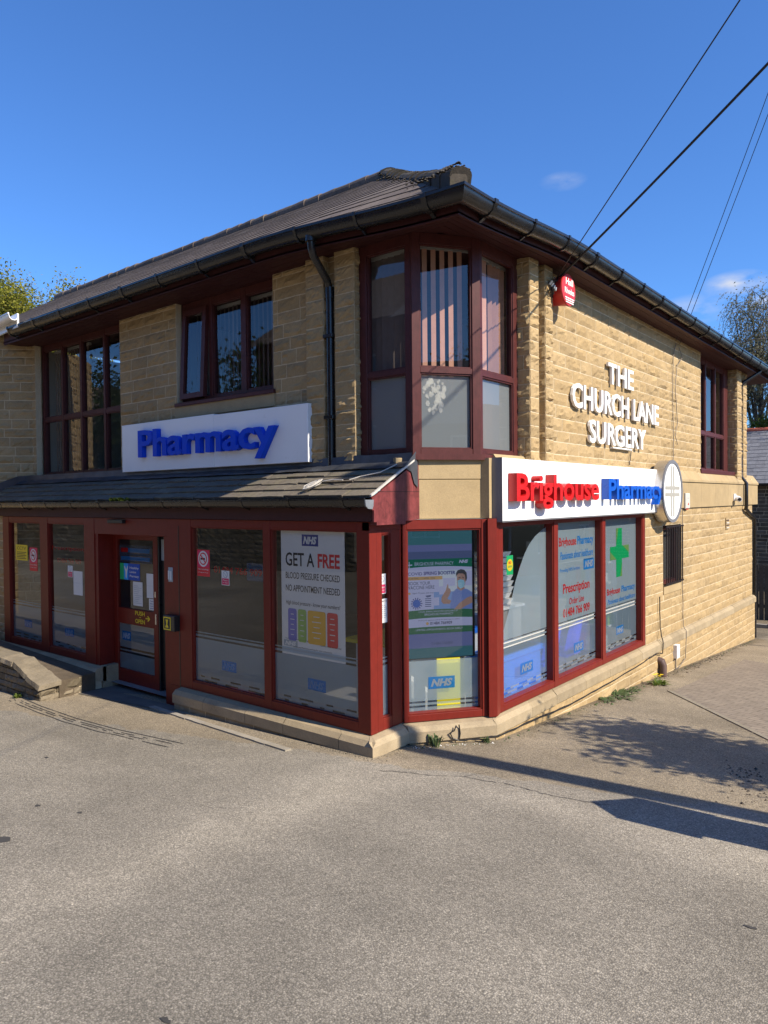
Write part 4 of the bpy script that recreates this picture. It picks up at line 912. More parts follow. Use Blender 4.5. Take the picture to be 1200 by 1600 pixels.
text(mb, RI, 'Brighouse', 3.04, 3.551, 1.854, 2.001, D, 'decal_red', .02); text(mb, RI, 'Pharmacy', 3.588, 4.1, 1.854, 2.001, D, 'decal_blue', .02)
text(mb, RI, 'Passionate about healthcare', 3.067, 4.091, 1.721, 1.818, D, 'decal_blue', .012, 0, .3)
text(mb, RI, 'Providing NHS Services', 3.067, 3.661, 1.548, 1.609, D, 'decal_blue', .0)
text(mb, RI, 'Prescription', 3.149, 3.971, 1.248, 1.411, D, 'decal_red', .02); text(mb, RI, 'Order Line', 3.332, 3.789, 1.131, 1.217, D, 'decal_red', .01)
text(mb, RI, '01484 766 909', 3.149, 3.971, 0.983, 1.095, D, 'decal_red', .02)
for a, b, c, d in ((2.96, 4.10, 2.085, 2.092), (2.96, 4.10, 1.675, 1.682), (4.12, 4.127, 1.70, 2.06)): mb.frect(RI, a, b, c, d, D, 'ink_grey')
mb.build('window_lettering', winS)
mb = MB(); u = .17
for k, (a, b, c, d) in enumerate(((4.93, 5.155, 1.79, 2.05), (4.93, 5.155, 1.34, 1.60), (4.70, 4.93, 1.60, 1.79), (5.155, 5.43, 1.60, 1.79), (4.93, 5.155, 1.60, 1.79))): mb.frect(RI, a, b, c, d, D, 'decal_green')
for q in ([(4.70, 1.60), (4.93, 1.60), (4.70, 1.72)], [(5.43, 1.79), (5.18, 1.79), (5.43, 1.67)], [(4.93, 2.05), (5.01, 2.05), (4.93, 1.83)], [(5.155, 1.34), (5.085, 1.34), (5.155, 1.56)]): mb.fpoly(RI, q, D + .0015, 'decal_hatch')
text(mb, RI, 'Brighouse', 4.583, 5.075, 1.075, 1.197, D, 'decal_red', .02); text(mb, RI, 'Pharmacy', 5.132, 5.681, 1.075, 1.197, D, 'decal_blue', .02)
text(mb, RI, 'Passionate about healthcare', 4.602, 5.681, 0.973, 1.044, D, 'decal_blue', .012, 0, .3); mb.build('window_lettering', winS)
# ghost lettering on the shaded front panes
mb = MB(); text(mb, FR, '01484 766 909', -2.45, -1.60, 1.655, 1.735, W0 + .003, 'decal_red', .02); mb.frect(FR, -1.86, -1.58, 1.60, 1.80, W0 + .001, 'decal_ghost'); mb.build('window_lettering', winR)
mb = MB(); text(mb, FR, 'Prescription', -6.36, -5.42, 1.775, 1.85, W0 + .003, 'decal_red', .02); text(mb, FR, '01484 766 909', -6.2, -5.5, 1.60, 1.67, W0 + .003, 'decal_red', .02); mb.build('window_lettering', winL)
mb = MB(); mb.frect(FR, -4.84, -4.05, 1.66, 1.90, DW - .028, 'decal_ghost'); mb.frect(FR, -4.8, -4.1, 1.80, 1.86, DW - .0265, 'decal_blue'); mb.frect(FR, -4.8, -4.62, 1.80, 1.86, DW - .025, 'decal_red'); mb.frect(FR, -4.8, -4.1, 1.69, 1.74, DW - .0265, 'decal_blue'); mb.build('window_decal', door)

# ------------------------------------------------------------------ signs fixed to the building
SF = thing('pharmacy_sign', (-3.2, .6, 2.93), 'long white box sign with raised blue letters reading Pharmacy above the front canopy', 'sign')
mb = MB(); mb.fb(FR, -5.125, -3.0, 2.935, 3.615, -.655, -.50, 'sign_white', .004); mb.fb(FR, -2.996, -1.31, 2.935, 3.60, -.655, -.50, 'sign_white', .004); mb.build('panel', SF, True)
mb = MB(); text(mb, FR, 'Pharmacy', -4.60, -1.78, 3.005, 3.50, -.495, 'letter_blue', .02, .07, spacing=.97)
def letters(mb, par, axis_, name='letter', smooth=False):
    par_, fd = split_letters(mb); comp = {}
    for fi, f in enumerate(mb.f): comp.setdefault(fd(f[0]), []).append(fi)
    L = []
    for fs in comp.values():
        ps = [mb.v[i][axis_] for f in fs for i in mb.f[f]]; L.append([min(ps), max(ps), fs])
    L.sort(key=lambda q: q[0]); M = []
    for a, b, fs in L:
        if M and min(b, M[-1][1]) - max(a, M[-1][0]) > .5 * min(b - a, M[-1][1] - M[-1][0]): M[-1][1] = max(b, M[-1][1]); M[-1][2] = M[-1][2] + fs
        else: M.append([a, b, list(fs)])
    for a, b, fs in M:
        q = MB(); idx = {}
        for f in fs:
            for i in mb.f[f]:
                if i not in idx: idx[i] = len(q.v); q.v.append(mb.v[i])
        k = q.mi(mb.mats[0])
        for f in fs: q.f.append(tuple(idx[i] for i in mb.f[f])); q.m.append(k)
        q.build(name, par, smooth)
letters(mb, SF, 0)
SR = thing('shop_name_sign', (.7, 3.85, 2.25), 'long white box sign reading Brighouse Pharmacy in raised red and blue letters', 'sign')
mb = MB(); mb.fb(RI, 1.305, 6.45, 2.262, 2.925, .668, .722, 'sign_white', .004); mb.build('panel', SR, True)
mb = MB(); mb.fb(RI, 1.296, 1.302, 2.258, 2.93, .60, .722, 'sign_edge'); mb.fb(RI, 1.302, 6.45, 2.250, 2.258, .60, .722, 'sign_edge'); mb.build('edge_trim', SR)
mb = MB(); text(mb, RI, 'Brighouse', 1.42, 3.60, 2.375, 2.765, .727, 'letter_red', .022, .10, spacing=.98); letters(mb, SR, 1)
mb = MB(); text(mb, RI, 'Pharmacy', 3.92, 6.12, 2.385, 2.748, .727, 'letter_blue_light', .022, .10, spacing=.98); letters(mb, SR, 1)
CS = thing('cross_sign', (.78, 6.52, 2.09), 'round white sign with a grey cross at the end of the long side sign', 'sign')
mb = MB(); CSC, CSZ, CSR = 6.50, 2.587, .495
mb.lathe(RI, CSC, CSZ, [(CSR * .96, .66), (CSR, .665), (CSR, .845), (CSR * .985, .852), (CSR * .925, .852), (CSR * .92, .842)], 'steel', 56); mb.build('rim', CS, True)
mb = MB(); mb.lathe(RI, CSC, CSZ, [(.001, .846), (CSR * .919, .846)], 'sign_white', 56)
mb.f = [tuple(f) for f in mb.f]; mb.build('face', CS)
mb = MB()
for a, b, c, d in ((-.10, -.022, -.40, .40), (.022, .10, -.40, .40), (-.36, .36, .026, .08), (-.36, .36, -.08, -.026)):
    mb.frect(RI, CSC + a, CSC + b, CSZ + c, CSZ + d, .8485 + (.0008 if b - a > .2 else 0), 'cross_grey')
for a, b, c, d in ((-.049, -.046, -.385, .385), (.046, .049, -.385, .385)):
    mb.frect(RI, CSC + a, CSC + b, CSZ + c, CSZ + d, .8508, 'letter_white')
mb.build('cross', CS)
mb = MB(); mb.lathe(RI, CSC, CSZ, [(CSR * .90, .8525), (CSR * .90, .8575), (CSR * 1.004, .8575), (CSR * 1.004, .835)], 'sign_edge', 56); mb.f = mb.f[:-1]; mb.build('front_ring', CS)
SU = thing('surgery_lettering', (.6, 4.9, 3.2), 'raised white capitals on the side wall spelling THE CHURCH LANE SURGERY in three rows', 'lettering')
for t, a, b, c, d in (('THE', 4.45, 5.42, 4.085, 4.375), ('CHURCH LANE', 3.27, 6.55, 3.645, 3.965), ('SURGERY', 3.80, 5.95, 3.225, 3.535)):
    mb = MB(); text(mb, RI, t, a, b, c, d, .585, 'letter_white', .016, .035); letters(mb, SU, 1)
mb = MB(); mb.fb(RI, 4.62, 5.35, 3.19, 3.212, .57, .62, 'letter_white', .004); mb.build('strip', SU)
# alarm bell box
AB = thing('bell_box', (.66, 2.85, 4.78), 'round red alarm bell box with white lettering high on the side wall under the eaves', 'alarm box')
mb = MB(); mb.lathe(RI, 2.80, 4.975, [(.150, .56), (.155, .60), (.185, .755), (.192, .775), (.186, .788), (.15, .795), (.001, .797)], 'alarm_red', 36); mb.build('case', AB, True)
mb = MB(); text(mb, RI, 'Hall', 2.70, 2.90, 5.025, 5.105, .798, 'letter_white', .02); text(mb, RI, 'Rhodes', 2.67, 2.93, 4.92, 4.99, .798, 'letter_white', .02)
for k in range(3): mb.frect(RI, 2.68 + .01 * k, 2.93 - .01 * k, 4.865 - .025 * k, 4.878 - .025 * k, .798, 'letter_white')
mb.build('lettering', AB)
mb = MB(); mb.fb(RI, 7.72, 7.96, 2.29, 2.56, .664, .70, 'off_white', .012); mb.fb(RI, 7.79, 7.90, 2.27, 2.30, .664, .69, 'alarm_red', .008); mb.lathe(RI, 7.85, 2.37, [(.022, .70), (.018, .706), (.001, .707)], 'alarm_red', 12)
text(mb, RI, 'SECURE', 7.79, 7.90, 2.46, 2.485, .702, 'ink_grey'); solo(mb, 'siren_box', 'small cream alarm siren with a red lens on the wall beside the round cross sign', 'alarm box')
cc = thing('security_camera', (.72, 11.25, 2.38), 'small white dome security camera under the stone band near the far corner', 'camera')
mb = MB(); mb.fb(RI, 11.14, 11.30, 2.40, 2.55, .664, .69, 'white_plastic', .008); mb.build('base', cc)
mb = MB(); mb.tube([(.69, 11.22, 2.46), (.74, 11.2, 2.44)], [.06, .05], 'white_plastic', 12); mb.tube([(.73, 11.27, 2.45), (.80, 11.09, 2.43)], [.058, .05], 'white_plastic', 14); mb.tube([(.80, 11.09, 2.43), (.803, 11.083, 2.429)], .035, 'black_plastic', 12); mb.build('body', cc, True)
mb = MB()
for k in range(4): mb.fb(RI, 10.63, 10.83, 1.84 + .05 * k, 1.865 + .05 * k, .62, .66, 'pipe_brown' if k % 2 else 'off_white')
mb.fb(RI, 10.61, 10.85, 1.82, 2.06, .60, .652, 'ashlar'); solo(mb, 'air_vent', 'small slotted vent brick in the lit side wall below the security camera', 'vent')
wg = MB()   # iron bars over the small window
for z in (1.05, 1.99): wg.fb(RI, 6.70, 7.66, z, z + .028, .665, .68, 'iron_bar')
for k in range(10): wg.tube([(.673, 6.76 + k * .0935, 1.05), (.673, 6.76 + k * .0935, 2.015)], .011, 'iron_bar', 8)
for y in (6.71, 7.65):
    for z in (1.06, 2.0): wg.box(.60, .675, y - .012, y + .012, z - .012, z + .012, 'iron_bar')
solo(wg, 'window_grille', 'black iron bar grille over the small side window under the round cross sign', 'grille')
mb = MB(); mb.fb(RI, 7.05, 7.19, -.20, .02, .665, .75, 'white_plastic', .008); mb.fb(RI, 7.09, 7.15, -.10, -.09, .75, .753, 'ink_grey'); mb.tube([(.70, 7.12, -.20), (.70, 7.12, -.40)], .011, 'cable_grey', 6); solo(mb, 'junction_box', 'small grey white junction box low on the side wall above the plinth base', 'box')
mb = MB(); mb.tube([(.66, 6.33, -.10), (.72, 6.33, -.12), (.745, 6.33, -.18), (.745, 6.33, -.40)], [.06, .065, .06, .055], 'pipe_brown', 12); mb.tube([(.72, 6.33, -.12), (.60, 6.33, -.10)], .06, 'pipe_brown', 10); solo(mb, 'pipe_outlet', 'short brown bent drain outlet at the foot of the sunlit side wall', 'pipe', smooth=True)

# cables clipped to the side wall
def wob(pts, n, amp, seed, r, mat, name, label, cat, group=None):
    P = [Vector(p) for p in pts]; out_ = []
    for i in range(len(P) - 1):
        for k in range(n):
            q = P[i] + (P[i + 1] - P[i]) * (k / n); out_.append(q + Vector((0, amp * noise.noise(Vector((i * 3 + k * .35, seed, 0))), amp * noise.noise(Vector((i * 3 + k * .35, seed, 9))))))
    out_.append(P[-1]); mb = MB(); mb.tube(out_, r, mat, 6); return solo(mb, name, label, cat, group)
wob([(.588, 7.55, 5.15), (.588, 7.40, 4.9), (.588, 7.36, 4.3), (.588, 7.40, 3.4), (.588, 7.36, 2.98)], 8, .03, 1, .006, 'cable_grey', 'wall_cable', 'thin grey cable running straight down the upper side wall to the stone band', 'cable')
wob([(.588, 7.72, 5.10), (.588, 7.90, 4.95), (.588, 7.60, 4.75), (.588, 7.50, 4.4), (.588, 7.62, 3.8), (.588, 7.50, 3.55), (.588, 7.62, 3.40)], 8, .03, 2, .006, 'cable_grey', 'wall_cable', 'loose grey cable with a curl and a dangling end on the upper side wall', 'cable')
wob([(.665, 7.62, 2.29), (.665, 7.62, 1.0), (.665, 7.66, .25), (.715, 7.68, .16), (.705, 7.64, -.3), (.705, 7.25, -.40), (.705, 7.12, -.38)], 10, .025, 3, .006, 'cable_grey', 'wall_cable', 'grey cable dropping from the siren past the barred window to the junction box', 'cable')
wob([(.665, 6.42, .9), (.665, 6.44, .4), (.72, 6.42, .15), (.715, 6.40, .0), (.715, 6.1, .05), (.715, 5.4, .01), (.715, 4.2, -.02), (.715, 3.0, -.03), (.715, 1.9, .02), (.71, 1.25, .035), (.60, 1.03, .025), (.45, .85, .03)], 9, .02, 4, .008, 'cable_black', 'wall_cable', 'black cable clipped along the plinth below the side windows', 'cable')
mb = MB(); mb.tube([(.44, .825, .19), (.43, .80, .14), (.40, .77, .12), (.41, .80, .06), (.455, .855, .03), (.46, .865, .1), (.45, .86, .19)], .007, 'cable_black', 6); solo(mb, 'cable_loop', 'small black cable loop hanging on the plinth stone below the display screen', 'cable')
wob([(.588, 5.40, 3.20), (.588, 5.36, 3.1), (.588, 5.33, 2.98)], 6, .02, 6, .007, 'cable_black', 'wall_cable', 'short black cable end hanging below the letters of the word SURGERY', 'cable')

# aerial wires, their fixings and the pole out of frame
POLE = (6.95, .83)
def wire(p, q, sag, r, name, label, n=40):
    mb = MB(); a, b = Vector(p), Vector(q); pts = []
    for i in range(n + 1):
        t = i / n; pts.append(a + (b - a) * t - Vector((0, 0, 4 * sag * t * (1 - t))))
    mb.tube(pts, r, 'cable_black', 6); return solo(mb, name, label, 'cable')
wire((.68, 2.72, 5.10), (POLE[0], POLE[1], 8.75), .10, .013, 'overhead_cable', 'thick black overhead cable rising from the wall bracket to the right')
wire((.68, 2.70, 5.12), (20.4, -15.9, 12.9), .25, .006, 'overhead_cable', 'thin single overhead wire running steeply up from the wall bracket')
wire((.60, 7.50, 5.17), (6.0, 2.4, 14.4), .10, .0055, 'overhead_cable', 'left one of two thin twin wires rising from the middle of the side eaves')
wire((.60, 7.72, 5.16), (6.15, 2.45, 14.4), .10, .0055, 'overhead_cable', 'right one of two thin twin wires rising from the middle of the side eaves')
wb = thing('wire_bracket', (.66, 2.7, 4.95), 'tangled black insulator bracket on the stone pier beside the red bell box', 'bracket')
mb = MB(); rnd = random.Random(41)
mb.tube([(.62, 2.55, 5.02), (.72, 2.62, 5.06), (.70, 2.70, 5.12)], .013, 'iron_bar', 8); mb.build('arm', wb)
mb = MB()
for k in range(9):
    c = Vector((.69 + rnd.uniform(-.03, .04), 2.55 + rnd.uniform(-.06, .07), 5.0 + rnd.uniform(-.10, .08))); r = rnd.uniform(.02, .045); ax = rnd.uniform(0, 3)
    mb.tube([c + Vector((.3 * r * sin(t), r * cos(t + ax), r * sin(t))) for t in [i * .7 for i in range(9)]], .006, 'cable_black', 5)
for k in range(4): mb.tube([(.69 + .01 * k, 2.49 + .03 * k, 4.99 - .02 * k), (.72, 2.50 + .03 * k, 5.03 - .02 * k)], .014, 'lead_grey', 8)
mb.build('insulators', wb)
mb = MB(); zb = gz(*POLE) - .5; mb.tube([(POLE[0], POLE[1], zb), (POLE[0], POLE[1], 8.95)], [.15, .115], 'pole_wood', 16); pole = solo(mb, 'telegraph_pole', 'tall wooden telegraph pole carrying the overhead wires right of the view', 'pole', smooth=True)

# coil of pale cable lying on the canopy slates, gutter weeds
def onc(x, u, h=.03): return (x, CY0 + u * ck - h * sk, CZ0 + u * sk + h * ck)
mb = MB(); rnd = random.Random(13)
for k in range(7):
    cx_, cu, r1, r2, an = -.80 + rnd.uniform(-.03, .03), .17 + rnd.uniform(-.02, .02), rnd.uniform(.07, .12), rnd.uniform(.02, .045), rnd.uniform(.9, 1.35)
    mb.tube([onc(cx_ + r1 * cos(t) * cos(an) - r2 * sin(t) * sin(an), cu + r1 * cos(t) * sin(an) + r2 * sin(t) * cos(an), .045 + .006 * k) for t in [i * pi / 10 for i in range(21)]], .005, 'cable_pale', 5)
mb.tube([onc(-.74, .27, .06), onc(-.6, .31, .05), onc(-.5, .28, .06), onc(-.38, .29, .06)], .008, 'cable_black', 5); mb.tube([onc(-.72, .25, .06), onc(-.6, .29, .06), onc(-.45, .27, .06)], .006, 'cable_pale', 5)
mb.tube([onc(-.38, .29, .05), onc(-.30, .37, .045), onc(-.1, .45, .045), onc(.02, .60, .06)], .0055, 'cable_pale', 5)
solo(mb, 'cable_coil', 'tangled coil of pale cable lying on the canopy slates near the gable', 'cable')
def blades(mb, c, n, h, spread, mat, seed, wd=.012):
    rnd = random.Random(seed)
    for _ in range(n):
        a = rnd.uniform(0, 2 * pi); d = Vector((cos(a), sin(a), 0)); b = Vector(c) + d * rnd.uniform(0, spread * .5); hh = h * rnd.uniform(.5, 1); out_ = d * spread * rnd.uniform(.3, 1.1); s_ = Vector((-d.y, d.x, 0)) * wd * rnd.uniform(.6, 1.4)
        m_ = b + out_ * .5 + Vector((0, 0, hh * .8)); e = b + out_ + Vector((0, 0, hh * rnd.uniform(.5, 1)))
        mb.add([b - s_ * .5, b + s_ * .5, m_ + s_, m_ - s_, e], [(0, 1, 2, 3), (3, 2, 4)], mat)
mb = MB()
for k in range(5): blades(mb, (-4.36 + k * .085, -.10, 2.49), 20, .09, .09, 'leaf_shrub', k)
solo(mb, 'gutter_weed', 'bright green weed growing out of the canopy gutter', 'plant')

# ------------------------------------------------------------------ notices, stickers and the display screen
PO = MB(); PW = -.056; P0, P1, Q0, Q1 = -1.30, -.375, .845, 2.195
poster = thing('health_poster', (-.84, .06, .85), 'large white blood pressure poster with blue, green, orange and red blocks inside the front window', 'poster')
PO.frect(FR, P0, P1, Q0, Q1, PW - .002, 'paper'); PO.build('sheet', poster)
g = MB(); g.frect(FR, -.98, -.74, 2.02, 2.14, PW, 'ink_navy'); text(g, FR, 'NHS', -.96, -.76, 2.04, 2.12, PW + .0015, 'paper', .05, 0, .28)
text(g, FR, 'GET A', -1.23, -.80, 1.80, 1.945, PW, 'ink_black', .015); text(g, FR, 'FREE', -.75, -.44, 1.80, 1.945, PW, 'ink_red', .03)
text(g, FR, 'BLOOD PRESSURE CHECKED', -1.23, -.44, 1.665, 1.735, PW, 'ink_black', .008); text(g, FR, 'NO APPOINTMENT NEEDED', -1.23, -.44, 1.53, 1.60, PW, 'ink_black', .008)
text(g, FR, 'High blood pressure - know your numbers?', -1.23, -.44, 1.375, 1.43, PW, 'ink_black', .0, 0, .2); g.build('printed_text', poster)
def rrect(g, fm, a, b, c, d, r, w_, mat):
    pts = []
    for cx_, cz_, t0 in ((b - r, d - r, 0), (a + r, d - r, 1), (a + r, c + r, 2), (b - r, c + r, 3)): pts += [(cx_ + r * cos((t0 + k / 4) * pi / 2), cz_ + r * sin((t0 + k / 4) * pi / 2)) for k in range(5)]
    g.fpoly(fm, pts, w_, mat)
g = MB()
for a, b, m_ in ((-1.20, -1.07, 'ink_purple'), (-1.05, -.925, 'ink_lime'), (-.905, -.645, 'ink_amber'), (-.625, -.475, 'ink_red')):
    rrect(g, FR, a, b, 1.0 - (a + 1.2) * .02, 1.345, .025, PW, m_)
    for k in range(5):
        xm = (a + b) / 2; wd = (b - a) * (.5 if k % 2 else .34); g.frect(FR, xm - wd / 2, xm + wd / 2, 1.06 + k * .055, 1.068 + k * .055, PW + .0015, 'paper')
g.frect(FR, P0, P1, Q0 + .03, Q0 + .075, PW, 'ink_grey'); g.frect(FR, -1.27, -1.06, .935, 1.0, PW, 'ink_grey'); text(g, FR, 'NHS', -1.25, -1.08, .945, .99, PW + .0015, 'paper', .05, 0, .28)
text(g, FR, 'Your blood pressure reading is', -1.25, -.88, 1.008, 1.026, PW, 'ink_black'); text(g, FR, 'Come inside to find out', -.72, -.43, .985, 1.005, PW, 'ink_black'); text(g, FR, 'Brighouse Pharmacy working for your community', -1.12, -.56, .925, .945, PW, 'ink_black')
g.build('printed_panel', poster)
def notice(name, label, fm, s0, s1, z0, z1, w_, kind, cat='notice', group=None):
    mb = MB(); h = z1 - z0; d = s1 - s0
    if kind == 'nosmoke':
        mb.fb(fm, s0, s1, z0, z1, w_ - .002, w_, 'ink_red'); cx_, cz_, r = (s0 + s1) / 2, z0 + h * .66, min(d * .40, h * .3)
        mb.frect(fm, s0 + d * .05, s1 - d * .05, z0 + h * .34, z1 - h * .03, w_ + .001, 'ink_crimson')
        mb.lathe(fm, cx_, cz_, [(.001, w_ + .002), (r, w_ + .002)], 'paper', 24); mb.lathe(fm, cx_, cz_, [(.001, w_ + .003), (r * .78, w_ + .003)], 'ink_red', 24); mb.lathe(fm, cx_, cz_, [(.001, w_ + .004), (r * .62, w_ + .004)], 'paper', 24)
        mb.fpoly(fm, [(cx_ - r * .5, cz_ + r * .38), (cx_ - r * .38, cz_ + r * .5), (cx_ + r * .5, cz_ - r * .38), (cx_ + r * .38, cz_ - r * .5)], w_ + .005, 'ink_red')
        mb.frect(fm, cx_ - r * .5, cx_ + r * .4, cz_ - .012, cz_ + .012, w_ + .0045, 'ink_black')
        text(mb, fm, 'No smoking', s0 + d * .1, s1 - d * .1, z0 + h * .22, z0 + h * .30, w_ + .002, 'paper'); text(mb, fm, 'It is against the law', s0 + d * .1, s1 - d * .1, z0 + h * .12, z0 + h * .17, w_ + .002, 'paper')
    elif kind == 'small':
        mb.fb(fm, s0, s1, z0, z1, w_ - .002, w_, 'paper'); cx_, cz_, r = (s0 + s1) / 2, z0 + h * .74, d * .30
        mb.lathe(fm, cx_, cz_, [(.001, w_ + .001), (r, w_ + .001)], 'ink_grey', 20); mb.lathe(fm, cx_, cz_, [(.001, w_ + .002), (r * .8, w_ + .002)], 'paper', 20); mb.fpoly(fm, [(cx_ - r * .6, cz_ + r * .5), (cx_ - r * .5, cz_ + r * .6), (cx_ + r * .6, cz_ - r * .5), (cx_ + r * .5, cz_ - r * .6)], w_ + .003, 'ink_grey')
        mb.frect(fm, s0 + d * .06, s1 - d * .06, z0 + h * .04, z0 + h * .47, w_ + .001, 'ink_crimson'); text(mb, fm, 'Please', s0 + d * .2, s1 - d * .2, z0 + h * .29, z0 + h * .40, w_ + .002, 'paper'); text(mb, fm, 'no dogs', s0 + d * .2, s1 - d * .2, z0 + h * .12, z0 + h * .23, w_ + .002, 'paper')
    elif kind == 'hours':
        mb.fb(fm, s0, s1, z0, z1, w_ - .002, w_, 'paper'); text(mb, fm, 'OPENING HOURS', s0 + d * .1, s1 - d * .1, z1 - h * .13, z1 - h * .07, w_ + .001, 'ink_black')
        for k in range(7): mb.frect(fm, s0 + d * .12, s0 + d * .4, z0 + h * (.2 + .085 * k), z0 + h * (.23 + .085 * k), w_ + .001, 'ink_grey'); mb.frect(fm, s0 + d * .52, s0 + d * (.85 if k % 3 else .7), z0 + h * (.2 + .085 * k), z0 + h * (.23 + .085 * k), w_ + .001, 'ink_grey')
    elif kind == 'yellow':
        mb.fb(fm, s0, s1, z0, z1, w_ - .002, w_, 'ink_yellow'); text(mb, fm, 'CCTV', s0 + d * .12, s1 - d * .12, z1 - h * .32, z1 - h * .12, w_ + .001, 'ink_black')
        for k in range(5): mb.frect(fm, s0 + d * .1, s1 - d * (.1 + .1 * (k % 2)), z0 + h * (.1 + .1 * k), z0 + h * (.14 + .1 * k), w_ + .001, 'ink_black')
    elif kind == 'round':
        mb.fb(fm, s0, s1, z0, z1, w_ - .002, w_, 'ink_green'); cx_, cz_ = (s0 + s1) / 2, (z0 + z1) / 2; mb.lathe(fm, cx_, cz_, [(.001, w_ + .001), (d * .46, w_ + .001)], 'ink_yellow', 28)
        text(mb, fm, 'NO', cx_ - d * .2, cx_ + d * .2, cz_ + h * .06, cz_ + h * .2, w_ + .002, 'ink_red', .04); text(mb, fm, 'COLD CALLS', cx_ - d * .3, cx_ + d * .3, cz_ - h * .12, cz_ - h * .02, w_ + .002, 'ink_green', .03)
    elif kind == 'sheet':
        mb.fb(fm, s0, s1, z0, z1, w_ - .002, w_, 'paper')
        for k in range(10): mb.frect(fm, s0 + d * .1, s1 - d * (.1 + .12 * ((k * 7) % 4)), z0 + h * (.1 + .08 * k), z0 + h * (.115 + .08 * k), w_ + .001, 'ink_grey')
    elif kind == 'plain': mb.fb(fm, s0, s1, z0, z1, w_ - .002, w_, 'paper'); mb.frect(fm, s0 + d * .1, s1 - d * .2, z0 + h * .5, z0 + h * .505, w_ + .001, 'ink_grey')
    elif kind == 'mask':
        mb.fb(fm, s0, s1, z0, z1, w_ - .002, w_, 'paper')
        for k, t in enumerate(('If you', 'have a', 'cough', 'stop')): text(mb, fm, t, s0 + d * .2, s1 - d * .2, z1 - h * (.26 + .22 * k), z1 - h * (.14 + .22 * k), w_ + .001, 'ink_navy', .02)
    elif kind == 'living':
        mb.fb(fm, s0, s1, z0, z1, w_ - .002, w_, 'ink_blue'); mb.frect(fm, s0, s0 + d * .2, z0, z1, w_ + .001, 'ink_green'); mb.frect(fm, s0 + d * .2, s0 + d * .42, z0, z1, w_ + .001, 'ink_cyan')
        mb.fpoly(fm, [(s0 + d * .30, z0 + h * .1), (s0 + d * .33, z0 + h * .1), (s0 + d * .37, z0 + h * .5), (s0 + d * .42, z0 + h * .8), (s0 + d * .40, z0 + h * .85), (s0 + d * .33, z0 + h * .62), (s0 + d * .24, z0 + h * .85), (s0 + d * .22, z0 + h * .8), (s0 + d * .28, z0 + h * .5)], w_ + .002, 'paper')
        for k, t in enumerate(('Healthy', 'Living', 'Pharmacy')): text(mb, fm, t, s0 + d * .5, s0 + d * (.95 if k != 1 else .82), z1 - h * (.36 + .25 * k), z1 - h * (.18 + .25 * k), w_ + .001, 'paper', .02)
    return solo(mb, name, label, cat, group)
notice('no_smoking_sign', 'red no smoking notice on the window just right of the entrance door', FR, -2.76, -2.52, 1.60, 1.92, -.042, 'nosmoke', 'sign')
notice('window_sticker', 'small white and red sticker beside the no smoking notice right of the door', FR, -2.30, -2.16, 1.52, 1.69, -.042, 'small', 'sticker')
notice('window_sticker', 'small white and red sticker on the narrow window beside the red corner post', RI, .195, .30, 1.56, 1.76, -.042, 'small', 'sticker')
notice('opening_hours_notice', 'white opening hours card on the narrow window beside the red corner post', RI, .20, .325, 1.27, 1.51, -.042, 'hours')
notice('warning_notice', 'yellow camera warning notice on the leftmost shop window', FR, -7.55, -7.15, 1.58, 1.83, -.042, 'yellow')
notice('no_smoking_sign', 'red no smoking notice beside the yellow notice on the leftmost shop window', FR, -7.08, -6.82, 1.43, 1.80, -.042, 'nosmoke', 'sign')
notice('window_sticker', 'small white and red sticker on the window just left of the entrance recess', FR, -5.88, -5.74, 1.40, 1.57, -.042, 'small', 'sticker')
notice('paper_sheet', 'blank white paper taped low in the window left of the entrance recess', FR, -5.72, -5.46, 1.15, 1.50, -.042, 'plain')
notice('round_sticker', 'green and yellow round logo sticker on the clear part of the first side window', RI, 1.72, 1.865, 1.65, 1.865, RW + .002, 'round', 'sticker')
DWW = DW - .02
notice('healthy_living_notice', 'blue Healthy Living notice stuck on the entrance door glass', FR, -4.82, -4.33, 1.415, 1.645, DWW, 'living')
notice('printed_sheet', 'white printed sheet in the middle of the entrance door glass', FR, -4.50, -4.27, 1.07, 1.40, DWW, 'sheet')
notice('printed_sheet', 'tall blank white sheet at the right edge of the entrance door glass', FR, -4.17, -3.99, 1.20, 1.53, DWW, 'plain')
notice('cough_notice', 'small white text notice below the tall sheet at the door glass edge', FR, -4.12, -3.99, 1.04, 1.19, DWW, 'mask')
mb = MB(); mb.fb(FR, -3.29, -3.20, 1.50, 1.68, .0, .003, 'ink_grey'); mb.tube([FR.P(-3.265, 1.53, .012), FR.P(-3.265, 1.64, .012)], .012, 'paper', 8); mb.tube([FR.P(-3.225, 1.52, .012), FR.P(-3.225, 1.64, .012)], .012, 'paper', 8); solo(mb, 'hook_plate', 'small plate with two white pegs on the red door jamb', 'hook')
ib = thing('entry_button', (-3.2, -.05, .88), 'black push button box with yellow edged label on the red door jamb', 'button box')
mb = MB(); mb.fb(FR, -3.31, -3.08, .90, 1.09, .0, .075, 'black_plastic', .006); mb.build('box', ib)
mb = MB(); mb.frect(FR, -3.30, -3.15, .91, 1.07, .0765, 'ink_yellow'); mb.frect(FR, -3.285, -3.165, .925, 1.055, .078, 'ink_black'); mb.fpoly(FR, [(-3.26, .94), (-3.19, .94), (-3.20, .965), (-3.215, .98), (-3.205, 1.02), (-3.195, 1.04), (-3.255, 1.04), (-3.245, 1.02), (-3.235, .98), (-3.25, .965)], .0795, 'ink_yellow'); mb.build('label', ib)

